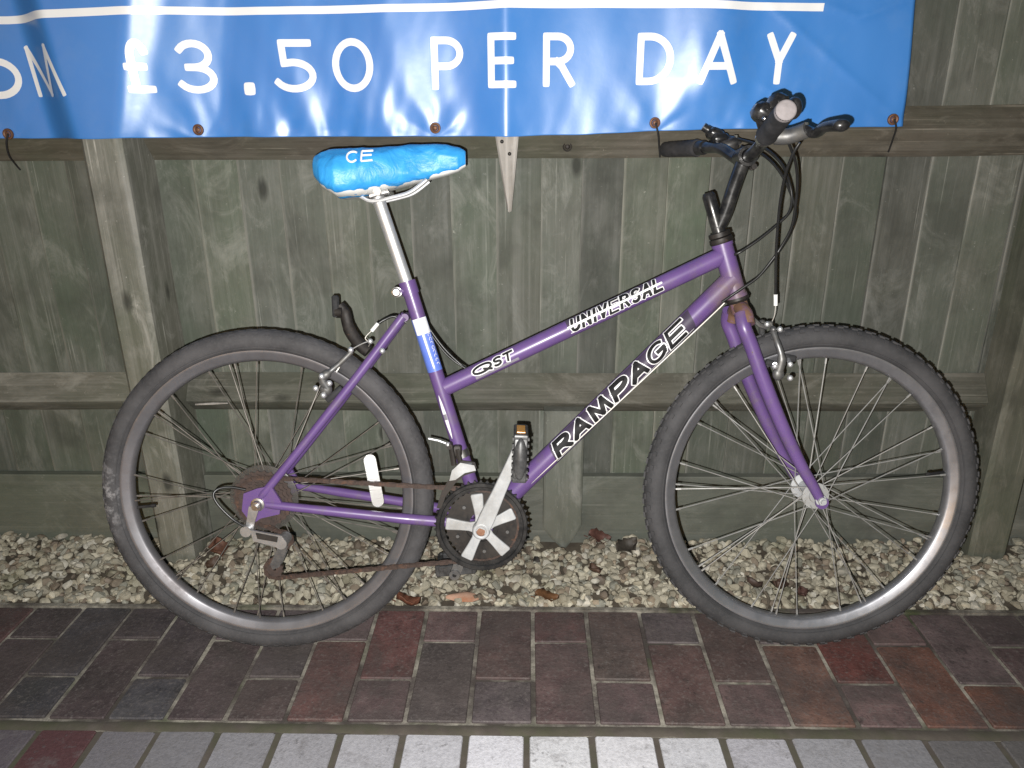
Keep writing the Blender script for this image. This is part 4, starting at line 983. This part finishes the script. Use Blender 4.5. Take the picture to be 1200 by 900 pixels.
# --- crankset
crank = empty('crankset', bike)
CX = Vector((-0.1147,-0.0750,0.2892)); CC = Vector((CX.x, 0, CX.z)) ; CC = Vector(((BBp.x + CX.x) / 2, 0, (BBp.z + CX.z) / 2))
def ringteeth(r0, r1, nt, y0, y1, c, ri, holes=0):
    mb = MB(); out = []
    for i in range(nt):
        for k, rr in ((0, r0), (.3, r0 + .001), (.45, r1), (.6, r1), (.78, r0 + .001)): a = 2 * PI * (i + k) / nt; out.append((rr * math.cos(a), rr * math.sin(a)))
    n = len(out); inn = [(ri * math.cos(2 * PI * i / n), ri * math.sin(2 * PI * i / n)) for i in range(n)]
    V = []; 
    for y_ in (y0, y1): V += [(c.x + x, y_, c.z + z) for x, z in out]; V += [(c.x + x, y_, c.z + z) for x, z in inn]
    F = []
    for i in range(n):
        j = (i + 1) % n
        F += [(i, j, n + j, n + i), (2 * n + i, 3 * n + i, 3 * n + j, 2 * n + j), (i, 2 * n + i, 2 * n + j, j), (n + i, n + j, 3 * n + j, 3 * n + i)]
    mb.add(V, F); return mb
obj('chainring', ringteeth(.0895, .0945, 46, -.0485, -.0455, CC, .0735), M['guard'], crank, smooth=25)
obj('chainring', ringteeth(.0700, .0745, 36, -.0425, -.0395, CC, .034), M['darksteel'], crank, smooth=25)
obj('chainring', ringteeth(.0520, .0560, 28, -.0355, -.0325, CC, .025), M['darksteel'], crank, smooth=25)
mb = MB(); mb.lathe([(.0815, -.0535), (.083, -.0550), (.0890, -.0550), (.0905, -.0535), (.0905, -.0515), (.0815, -.0515)], CC, seg=80); obj('chain_guard', mb, M['guard'], crank, smooth=40)
mb = MB()
for i in range(5):
    a = math.radians(97 + i * 72 + (3 if i in (1, 2) else 0)); c_, s_ = math.cos(a), math.sin(a)
    P = [(r_ * c_ - w_ * s_, r_ * s_ + w_ * c_) for r_, w_ in ((.008, .013), (.024, .0090), (.040, .0098), (.067, .0125), (.0705, .0108), (.0705, -.0108), (.067, -.0125), (.040, -.0098), (.024, -.0090), (.008, -.013))]
    mb.prism([(CC.x + x, CC.z + z) for x, z in P], -.0605 + .0004 * i, -.0535 - .0001 * i)
mb.lathe([(.0095, -.0785), (.0155, -.0785), (.0175, -.074), (.0175, -.056), (.0095, -.056)], CC, seg=28)
PD = Vector((-0.0388,-0.0800,0.4538)); ax = Vector((PD.x - CC.x, 0, PD.z - CC.z)); LC = ax.length; ax.normalize(); px_ = Vector((ax.z, 0, -ax.x))
P = []
for s_, w_ in ((-.004, .0150), (.03, .0155), (.09, .0125), (.150, .0110), (LC + .004, .0105)): P.append((s_, w_))
poly = [CC + ax * s_ + px_ * w_ for s_, w_ in P] + [CC + ax * s_ - px_ * w_ for s_, w_ in P[::-1]]
b0 = len(mb.v); n = len(poly)
def oy(p, base): return base - .010 * max(0, min(1, ((p - CC).dot(ax)) / .12))
front = [(p.x, oy(p, -.0765), p.z) for p in poly]; back = [(p.x, oy(p, -.0625), p.z) for p in poly]
mb.add(front + back, [tuple(range(n)), tuple(range(2 * n - 1, n - 1, -1))] + [(i, i + n, (i + 1) % n + n, (i + 1) % n) for i in range(n)])
sp_ = obj('crank_arm', mb, M['alloy'], crank, smooth=30)
bv = sp_.modifiers.new('bevel', 'BEVEL'); bv.width = .0016; bv.segments = 2; bv.limit_method = 'ANGLE'
mb = MB(); mb.lathe([(.0001, -.0772), (.0075, -.0772), (.0098, -.0755), (.0098, -.07), (.0001, -.07)], CC, seg=16, closed=False); obj('axle_bolt', mb, M['rustbolt'], crank)
for i in range(5):
    a = math.radians(97 + i * 72 + 34); mb = MB(); mb.lathe([(0, -.0505), (.0035, -.0505), (.0035, -.0455), (0, -.0455)], CC + Vector((.052 * math.cos(a), 0, .052 * math.sin(a))), seg=8, closed=False); obj('chainring_bolt', mb, M['greyalloy'], crank)
mb = MB(); q = Vector((-.1794, 0, .1293))      # far-side crank arm
aL = (q - CC).normalized(); px_ = Vector((aL.z, 0, -aL.x))
mb.prism([V2(v) for v in (CC + px_ * .015, CC - px_ * .015, q - px_ * .0105, q + px_ * .0105)], .062, .074); mb.lathe([(.0045, .058), (.0115, .058), (.0115, .074), (.0045, .074)], q, seg=18); obj('crank_arm', mb, M['greyalloy'], crank, smooth=30)
# pedals
def pedal(c, y0, y1, up, amber):
    pd = empty('pedal', bike); up = up.normalized(); sd_ = Vector((up.z, 0, -up.x)); mb = MB(); Mx = Matrix((sd_, Vector((0, 1, 0)), up)).transposed(); sg = 1 if y1 > y0 else -1
    ym = (y0 + y1) / 2; w_ = abs(y1 - y0)
    mb.tube([c + Vector((0, y0, 0)), c + Vector((0, y1, 0))], .0105, 14)
    for s_ in (-1, 1): mb.box(c + up * (s_ * .038) + Vector((0, ym, 0)), (.026, w_, .012), Mx, .002)
    for k in range(3): mb.box(c + Vector((0, y0 + (y1 - y0) * (.04 + .46 * k), 0)), (.024, .010, .074), Mx, .002)
    for s_ in (-1, 1):
        for k in range(7): mb.box(c + sd_ * (s_ * .0135) + up * (-.036 + k * .012) + Vector((0, y1 - sg * .006, 0)), (.003, .010, .005), Mx)
    mb.ell(c + Vector((0, y1, 0)), (.0125, .010, .039), 16, 10, Mx)
    obj('pedal_body', mb, M['pedalgrey'], pd, smooth=35)
    if amber:
        for s_ in (-1, 1):
            mb = MB(); mb.box(c + up * (s_ * .0445) + Vector((0, ym, 0)), (.016, w_ * .62, .003), Mx, .001); obj('reflector', mb, M['amber'], pd)
    mb = MB(); mb.lathe([(0, 0), (.009, 0), (.0095, sg * -.004), (0, sg * -.004)], c + Vector((0, y1 + sg * .004, 0)), seg=14, closed=False); obj('dust_cap', mb, M['rubber'], pd)
pc = CC + ax * LC
pedal(pc, -.092, -.175, Vector((.05, 0, 1)), True)
pedal(q, .084, .160, Vector((1, 0, .10)), True)

# --- freewheel, chain, mechs
RHc = Vector((-WB2, 0, RW))
fw = empty('freewheel', bike)
for k, (r_, nt) in enumerate(((.056, 28), (.050, 24), (.044, 22), (.038, 19), (.033, 16), (.0285, 14))):
    obj('sprocket', ringteeth(r_, r_ + .0035, nt, -.0375 - k * .0046, -.0355 - k * .0046, RHc, .016), M['rust'], fw, smooth=25)
mb = MB(); mb.lathe([(.014, -.034), (.026, -.034), (.026, -.061), (.014, -.061)], RHc, seg=28); obj('freewheel_body', mb, M['rust'], fw)
mb = MB(); mb.lathe([(.020, -.0335), (.066, -.0305), (.068, -.0295), (.068, -.028), (.020, -.0315)], RHc, seg=48); obj('spoke_protector', mb, M['plasticdisc'], fw, smooth=50)
yc = -.0435
LPc = Vector((-0.5300,-0.0450,0.1916)); UPc = Vector((-0.5110,-0.0450,0.2510)); LPc.y = UPc.y = yc
def arcp(c, r_, a0, a1, n=24): return [Vector((c.x + r_ * math.cos(math.radians(a0 + (a1 - a0) * i / n)), yc, c.z + r_ * math.sin(math.radians(a0 + (a1 - a0) * i / n)))) for i in range(n + 1)]
path = arcp(RHc, .0475, 235, 88, 26) + arcp(CC, .0735, 92, -102, 40) + arcp(LPc, .0195, -78, -258, 16) + arcp(UPc, .0185, -20, 100, 10)
P = path + [path[0]]; D_ = [0]
for a, b_ in zip(P, P[1:]): D_.append(D_[-1] + (b_ - a).length)
nl = int(D_[-1] / .0127); mb = MB()
def at_len(s_):
    i = int(np.searchsorted(D_, s_)); i = max(1, min(i, len(P) - 1)); return P[i - 1].lerp(P[i], (s_ - D_[i - 1]) / max(1e-9, D_[i] - D_[i - 1]))
for i in range(nl):
    a = at_len(D_[-1] * i / nl); b_ = at_len(D_[-1] * ((i + 1) % nl) / nl); d = (b_ - a); 
    if d.length < 1e-6: continue
    sag = 0; d.normalize(); an = math.atan2(d.z, d.x); Mx = Matrix.Rotation(-an, 3, 'Y'); yo = .0034 if i % 2 else .0024; c = (a + b_) / 2
    for s_ in (-1, 1): mb.box(c + Vector((0, s_ * yo, 0)), (.0158, .0010, .0078 if i % 2 else .0066), Mx)
    mb.tube([a + Vector((0, -.0045, 0)), a + Vector((0, .0045, 0))], .0024, 6)
obj('chain', mb, M['chain'], bike, smooth=0)
rd = empty('rear_derailleur', bike)
mb = MB(); Y_ = -.084
def plate(pts, y_, th=.004, m_=None): (m_ or mb).prism([V2(p) for p in pts], y_ - th / 2, y_ + th / 2)
plate([(-0.5616,-0.0780,0.3341), (-0.5421,-0.0780,0.3305), (-0.5522,-0.0780,0.3030), (-0.5567,-0.0780,0.2856), (-0.5713,-0.0780,0.2892)], -.073, .005)
mb.tube([Vector((-0.5675,-0.0800,0.2864)) + Vector((0, -.006, 0)), Vector((-0.5675,-0.0800,0.2864)) + Vector((0, .014, 0))], .011, 14)
plate([(-0.5571,-0.0850,0.2918), (-0.4970,-0.0850,0.2794), (-0.4895,-0.0850,0.2672), (-0.5035,-0.0850,0.2550), (-0.5521,-0.0850,0.2692)], -.088, .005)
plate([(-0.5545,-0.0850,0.2814), (-0.4975,-0.0850,0.2707), (-0.5021,-0.0850,0.2498), (-0.5491,-0.0850,0.2640)], -.066, .005)
mb.tube([Vector((-0.4996,-0.0850,0.2637)) + Vector((0, -.006, 0)), Vector((-0.4996,-0.0850,0.2637)) + Vector((0, .030, 0))], .0115, 14)
obj('derailleur_body', mb, M['zinc'], rd, smooth=35)
mb = MB(); plate([(-0.5459,-0.0900,0.2868), (-0.5038,-0.0900,0.2779), (-0.5061,-0.0900,0.2676), (-0.5434,-0.0900,0.2747)], -.0915, .002); obj('derailleur_plate', mb, M['darksteel'], rd)
mb = MB()
for y_ in (-.052, -.035): plate([(-0.5127,-0.0500,0.2531), (-0.4981,-0.0500,0.2423), (-0.5177,-0.0500,0.1992), (-0.5317,-0.0500,0.1938), (-0.5361,-0.0500,0.2047)], y_, .0018)
obj('pulley_cage', mb, M['greyalloy'], rd)
for c in (LPc, UPc): obj('pulley', ringteeth(.0150, .0182, 11, yc - .003, yc + .003, c, .003), M['rust'], rd, smooth=25)
fd = empty('front_derailleur', bike)
mb = MB(); c = STt + sd * ((Vector((-0.1513,0.0000,0.4190)) - STt).dot(sd)); mb.tube([c - sd * .008, c + sd * .008], .0162, 20); obj('band_clamp', mb, M['chrome'], fd)
mb = MB()
for y_, dd in ((-.0605, 0), (-.034, 0)):
    po = [(-0.2011,-0.0550,0.3241), (-0.1921,-0.0550,0.3519), (-0.1732,-0.0550,0.3812), (-0.1645,-0.0550,0.4018), (-0.1511,-0.0550,0.4120), (-0.1264,-0.0550,0.4084), (-0.1232,-0.0550,0.3964), (-0.1449,-0.0550,0.3897), (-0.1634,-0.0550,0.3743), (-0.1822,-0.0550,0.3484), (-0.1928,-0.0550,0.3223)]
    plate(po, y_ , .0016)
obj('cage', mb, M['darksteel'], fd, smooth=30); mb = MB(); plate([(-0.1749,-0.0550,0.3795), (-0.1695,-0.0550,0.4001), (-0.1527,-0.0550,0.4154), (-0.1263,-0.0550,0.4101), (-0.1232,-0.0550,0.3999), (-0.1448,-0.0550,0.3948), (-0.1632,-0.0550,0.3812)], -.0625, .0012); mb.box(Vector((-0.1434,-0.0480,0.4065)), (.022, .024, .002)); obj('cage_plate', mb, M['alloy'], fd, smooth=30)
mb = MB()
for a, b_, y_ in (((-0.1736,-0.0350,0.4425), (-0.1677,-0.0350,0.4028), 0), ((-0.1608,-0.0300,0.4342), (-0.1547,-0.0300,0.4012), 0)): mb.tube([a, b_], .0052, 8)
mb.tube([Vector((-0.1757,-0.0300,0.4412)) + Vector((0, -.01, 0)), Vector((-0.1757,-0.0300,0.4412)) + Vector((0, .012, 0))], .006, 10); mb.box(Vector((-0.1612,-0.0250,0.4294)), (.018, .016, .022), None, .003); obj('linkage', mb, M['darksteel'], fd)
mb = MB(); mb.tube([(-0.2172,-0.0300,0.4552), (-0.1972,-0.0300,0.4508), (-0.1773,-0.0300,0.4429)], .0022, 8); mb.ell(Vector((-0.1785,-0.0360,0.4445)), (.005, .005, .005), 10, 6); obj('arm', mb, M['silver'], fd)

# --- brakes
def brake(name, items):
    b_ = empty(name, bike)
    for nm, m_, mat in items: obj(nm, m_, M[mat], b_, smooth=40)
def bolts(P):
    out = []
    for p in P: mb = MB(); mb.ell(p, (.0057, .006, .0057), 10, 6); out.append(('brake_bolt', mb, 'silver'))
    return out
A1 = MB(); A1.tube(cr([(0.4466,-0.0660,0.5894), (0.4508,-0.0680,0.6155), (0.4433,-0.0620,0.6437), (0.4383,-0.0500,0.6648)], 5), [.0085] * 6 + [.0065] * 5 + [.0055] * 5, 10); A1.ell((0.4468,-0.0660,0.5862), (.011, .009, .013), 12, 8); A1.ell((0.4381,-0.0500,0.6680), (.0065, .008, .0065), 10, 6)
A2 = MB(); A2.tube(cr([(0.4676,0.0660,0.5677), (0.4660,0.0680,0.6098), (0.4545,0.0600,0.6459), (0.4494,0.0480,0.6679)], 5), .0065, 10); A2.ell((0.4493,0.0480,0.6696), (.008, .01, .008), 10, 6)
Pd = MB(); Pd.box((0.4501,-0.0260,0.5995), (.030, .011, .011), Matrix.Rotation(.25, 3, 'Y'), .002); Pd.box((0.4790,-0.0260,0.6110), (.028, .011, .012), Matrix.Rotation(.2, 3, 'Y'), .002)
Bl = MB()
FB_ = [((0.4696,-0.0620,0.6032)), ((0.4382,-0.0700,0.6014)), ((0.4712,-0.0620,0.5772)), ((0.4365,-0.0200,0.6747)), ((0.4509,-0.0500,0.6679))]
Bl.tube([(0.4373,-0.0720,0.6050), (0.4521,-0.0300,0.5984)], .004, 8); Bl.tube([(0.4681,-0.0660,0.6039), (0.4777,-0.0300,0.6082)], .0036, 8)
Wr = MB(); Wr.tube(cr([(0.4381,-0.0500,0.6680), (0.4447,-0.0200,0.6746), (0.4431,0.0000,0.6777), (0.4493,0.0480,0.6696)], 5), .0011, 6)
Hg = MB(); Hg.box((0.4446,-0.0060,0.6733), (.012, .016, .012), None, .002); Hg.tube([(0.4112,0.0000,0.6861), (0.4285,0.0000,0.6711), (0.4437,0.0000,0.6660)], .005, 8)
brake('front_brake', [('brake_arm', A1, 'greyalloy'), ('brake_arm', A2, 'greyalloy'), ('brake_pad', Pd, 'rubber'), ('pad_stud', Bl, 'silver'), ('straddle_wire', Wr, 'wire'), ('cable_hanger', Hg, 'greyalloy')] + bolts(FB_))
A1 = MB(); A1.tube(cr([(-0.4013,-0.0620,0.5624), (-0.4090,-0.0660,0.5812), (-0.3960,-0.0640,0.5938), (-0.3781,-0.0550,0.6086), (-0.3567,-0.0450,0.6298)], 5), [.0085] * 10 + [.005] * 11, 10); A1.ell((-0.4046,-0.0620,0.5608), (.012, .009, .013), 12, 8)
A2 = MB(); A2.tube(cr([(-0.3411,0.0400,0.6182), (-0.3622,0.0460,0.6349), (-0.3819,0.0550,0.6634), (-0.3906,0.0620,0.6956), (-0.4008,0.0640,0.7092)], 5), [.013] * 6 + [.0125] * 5 + [.0115] * 5 + [.010] * 5, 12, flat=((1, 0, 0), .6))
A2.tube([(-0.3940,0.0620,0.6956), (-0.4083,0.0640,0.6955)], .0115, 10)
Pd = MB(); Pd.box((-0.4081,0.0620,0.7077), (.014, .014, .044), None, .003); Pd.box((-0.3968,-0.0300,0.5447), (.04, .011, .012), Matrix.Rotation(-.7, 3, 'Y'), .002)
Bl = MB()
RB_ = [((-0.4080,-0.0750,0.5876)), ((-0.3943,-0.0750,0.5746)), ((-0.4217,-0.0700,0.5641)), ((-0.4079,-0.0700,0.5509)), ((-0.3575,-0.0480,0.6335)), ((-0.3291,0.0000,0.6437)), ((-0.2984,-0.0450,0.6311))]
Wr = MB(); Wr.tube([(-0.3575,-0.0480,0.6335), (-0.3691,-0.0500,0.6176), (-0.3846,-0.0580,0.5928)], .0012, 6); Wr.tube(cr([(-0.3575,-0.0480,0.6335), (-0.3418,-0.0200,0.6413), (-0.3291,0.0000,0.6437), (-0.3387,0.0300,0.6299)], 4), .0011, 6)
brake('rear_brake', [('brake_arm', A1, 'greyalloy'), ('brake_arm', A2, 'darksteel'), ('brake_pad', Pd, 'rubber'), ('straddle_wire', Wr, 'wire')] + bolts(RB_))

# --- cables
def cable(pts, r_=.0026, mat='cable', name='cable', n=8):
    mb = MB(); mb.tube(cr([Vector(p) for p in pts], n), r_, 8); return obj(name, mb, M[mat], bike, smooth=60)
cable([(0.3765,0.1100,1.0384), (0.4017,0.0900,1.0289), (0.4231,0.0600,1.0167), (0.4404,0.0300,0.9985), (0.4593,0.0100,0.9712), (0.4668,-0.0100,0.9383), (0.4715,-0.0150,0.9085), (0.4650,-0.0200,0.8819), (0.4454,-0.0200,0.8617), (0.4180,-0.0200,0.8384), (0.3923,-0.0180,0.8197), (0.3716,-0.0140,0.8071), (0.3543,0.0160,0.8005)])
cable([(0.3994,0.0800,1.0147), (0.4240,0.0500,1.0011), (0.4448,0.0200,0.9755), (0.4622,0.0000,0.9422), (0.4752,-0.0200,0.8973), (0.4750,-0.0250,0.8692), (0.4624,-0.0260,0.8349), (0.4390,-0.0260,0.7973), (0.4141,-0.0240,0.7656), (0.3899,-0.0220,0.7465), (0.3667,-0.0210,0.7304), (0.3481,-0.0200,0.7175)])
cable([(0.3995,-0.1700,0.9982), (0.4128,-0.1550,0.9839), (0.4319,-0.1300,0.9633), (0.4487,-0.1000,0.9306), (0.4586,-0.0700,0.8900), (0.4605,-0.0500,0.8530), (0.4490,-0.0350,0.8193), (0.4331,-0.0300,0.7926), (0.4113,-0.0280,0.7642), (0.3856,-0.0260,0.7451), (0.3630,-0.0230,0.7290)])
cable([(0.4188,-0.1800,0.9873), (0.4124,-0.1700,0.9698), (0.4124,-0.1400,0.9387), (0.4208,-0.1000,0.8989), (0.4291,-0.0700,0.8572), (0.4377,-0.0450,0.8038), (0.4497,-0.0200,0.7299)])
cable([(0.4496,-0.0200,0.7315), (0.4515,-0.0180,0.7103)], .0040, 'white', 'cable_ferrule', 2)
cable([(0.4514,-0.0180,0.7119), (0.4523,-0.0120,0.6902), (0.4486,-0.0040,0.6730)], .0010, 'wire', 'brake_wire', 4)
cable([(-0.2601,0.0150,0.6786), (-0.2827,0.0120,0.6907), (-0.3026,0.0100,0.6843), (-0.3173,0.0060,0.6748)], .0026)
cable([(-0.3138,0.0060,0.6781), (-0.3265,0.0040,0.6634)], .0040, 'white', 'cable_ferrule', 2)
cable([(-0.3256,0.0040,0.6650), (-0.3392,0.0020,0.6503), (-0.3308,0.0000,0.6421)], .0010, 'wire', 'brake_wire', 4)
cable([(-0.2249,0.0160,0.6833), (-0.2072,0.0170,0.6545), (-0.1843,0.0170,0.6239), (-0.1545,0.0170,0.5946), (-0.1273,0.0120,0.5764)], .0026)
cable([(-0.2247,0.0130,0.6769), (-0.2071,0.0140,0.6481), (-0.1842,0.0140,0.6175), (-0.1610,0.0140,0.5969), (-0.1374,0.0120,0.5833)], .0018)
cable([(-0.0337,-0.0160,0.3416), (0.1194,-0.0170,0.4881), (0.3132,-0.0170,0.6751), (0.3531,-0.0200,0.7159)], .0016, 'wire', 'gear_wire', 4)
cable([(-0.5699,-0.0850,0.2971), (-0.5898,-0.0900,0.3146), (-0.6139,-0.0900,0.3420), (-0.6229,-0.0880,0.3618), (-0.6148,-0.0820,0.3716), (-0.5941,-0.0760,0.3730), (-0.5664,-0.0720,0.3664)], .0026)
cable([(-0.4769,-0.0600,0.3826), (-0.4672,-0.0500,0.3708), (-0.4350,-0.0460,0.3676), (-0.3393,-0.0400,0.3651)], .0012, 'cable', 'gear_wire', 4)

mb = MB(); mb.tube([(-0.8163,1.6860,0.3845), (-0.7715,1.6860,0.3868), (-0.7355,1.6860,0.3880)], [.0022, .003, .0016], 6); o = obj('splinter', mb, M['tipwood'], None, label='thin pale wood splinter lying on the middle rail behind the rear wheel', cat='splinter')
# ------------------------------------------------------------------ litter on the gravel
def leaf(loc, size, rotz, curl, col, label):
    mb = MB(); n = 8
    for i in range(n + 1):
        t_ = i / n; w_ = .48 * math.sin(PI * min(1, t_ * .97 + .03)) ** .8 * (1 + .18 * math.sin(t_ * 22))
        for j in (-1, -.5, 0, .5, 1): mb.v.append(((t_ - .5) * size, j * w_ * size * .8, curl * size * (abs(j) ** 1.5) * .5 + size * .18 * math.sin(t_ * 5 + curl * 3) * .6))
    for i in range(n):
        for j in range(4): a = i * 5 + j; mb.f.append((a, a + 5, a + 6, a + 1))
    mb.tube([(-.5 * size, 0, 0), (-.68 * size, .02 * size, .05 * size)], .0012, 5)
    o = obj('leaf', mb, M['leaf'], None, smooth=60, label=label, cat='leaf', group='dead leaves lying on the gravel', loc=loc); o.rotation_euler = (random.gauss(0, .25), random.gauss(0, .25), rotz); o.color = tuple(col) + (1,)
    sl = o.modifiers.new('thickness', 'SOLIDIFY'); sl.thickness = .0008
leaf((-0.7801,1.6078,0.0200), .060, 2.2, .6, (.12, .055, .035), 'crumpled red-brown leaf beside the foot of the pale post')
leaf((-0.7719,1.5526,0.0140), .035, 1.0, .8, (.07, .04, .025), 'small dark brown leaf just in front of the crumpled red-brown one')
leaf((-0.2709,1.4091,0.0140), .055, .2, .5, (.13, .05, .028), 'dark reddish leaf between the rear tyre and the clay fragment')
leaf((0.0437,1.4332,0.0130), .055, .1, .3, (.13, .06, .025), 'narrow orange leaf near the paving below the chainring')
leaf((0.1852,1.6901,0.0100), .060, .05, .4, (.10, .045, .035), 'maroon leaf against the gravel board right of the short stake')
leaf((0.2523,1.6431,0.0120), .062, .5, .5, (.05, .042, .034), 'blackish leaf beside the left edge of the front tyre')
leaf((0.1612,1.5376,0.0140), .042, 2.0, .5, (.085, .05, .035), 'brown leaf on pale stones midway between crank and front wheel')
leaf((0.5276,1.4831,0.0140), .040, .1, .6, (.06, .038, .03), 'dark brown leaf seen through the left part of the front wheel')
leaf((0.5849,1.4771,0.0140), .048, .9, .6, (.075, .042, .03), 'brown leaf seen through the front wheel below its hub')
leaf((0.6317,1.4529,0.0130), .032, 1.6, .6, (.07, .035, .028), 'rounded brown leaf low in the front wheel right of the others')
def lump(name, loc, size, rot, mat, label, cat, seed, squash=(1, .6, .5)):
    Vv, Ff = pebble(seed, 2); mb = MB(); mb.add([tuple(v * np.array(squash) * size) for v in Vv], [tuple(q) for q in Ff])
    o = obj(name, mb, mat, None, smooth=38, label=label, cat=cat, loc=loc); o.rotation_euler = rot; return o
lump('clay_fragment', (-0.1521,1.4405,0.0060), .042, (.1, .05, .05), M['clay'], 'broken orange clay fragment lying at the paving edge below the crank', 'clay fragment', 77, (1.0, .55, .45))
lump('dark_stone', (0.0221,1.5904,0.0120), .015, (0, 0, .5), M['darksteel'], 'small black stone on pale gravel right of the chainring', 'stone', 78, (.8, .9, 1))
lump('dark_stone', (0.7123,1.4105,0.0080), .017, (0, 0, .5), M['darksteel'], 'black stone at the paving edge inside the front wheel', 'stone', 79, (1, .8, .8))
mb = MB(); mb.tube(cr([(0, 0, 0), (.008, .012, .012), (.014, .03, .016), (.010, .045, .022)], 4), [.0025] * 6 + [.0035] * 7, 7); mb.tube([(.012, .024, .014), (-.004, .032, .020)], .0022, 6)
o = obj('twig', mb, M['soil'], None, label='little forked dark twig on the paving edge inside the front wheel', cat='twig', loc=(0.5283,1.3953,0.0040))
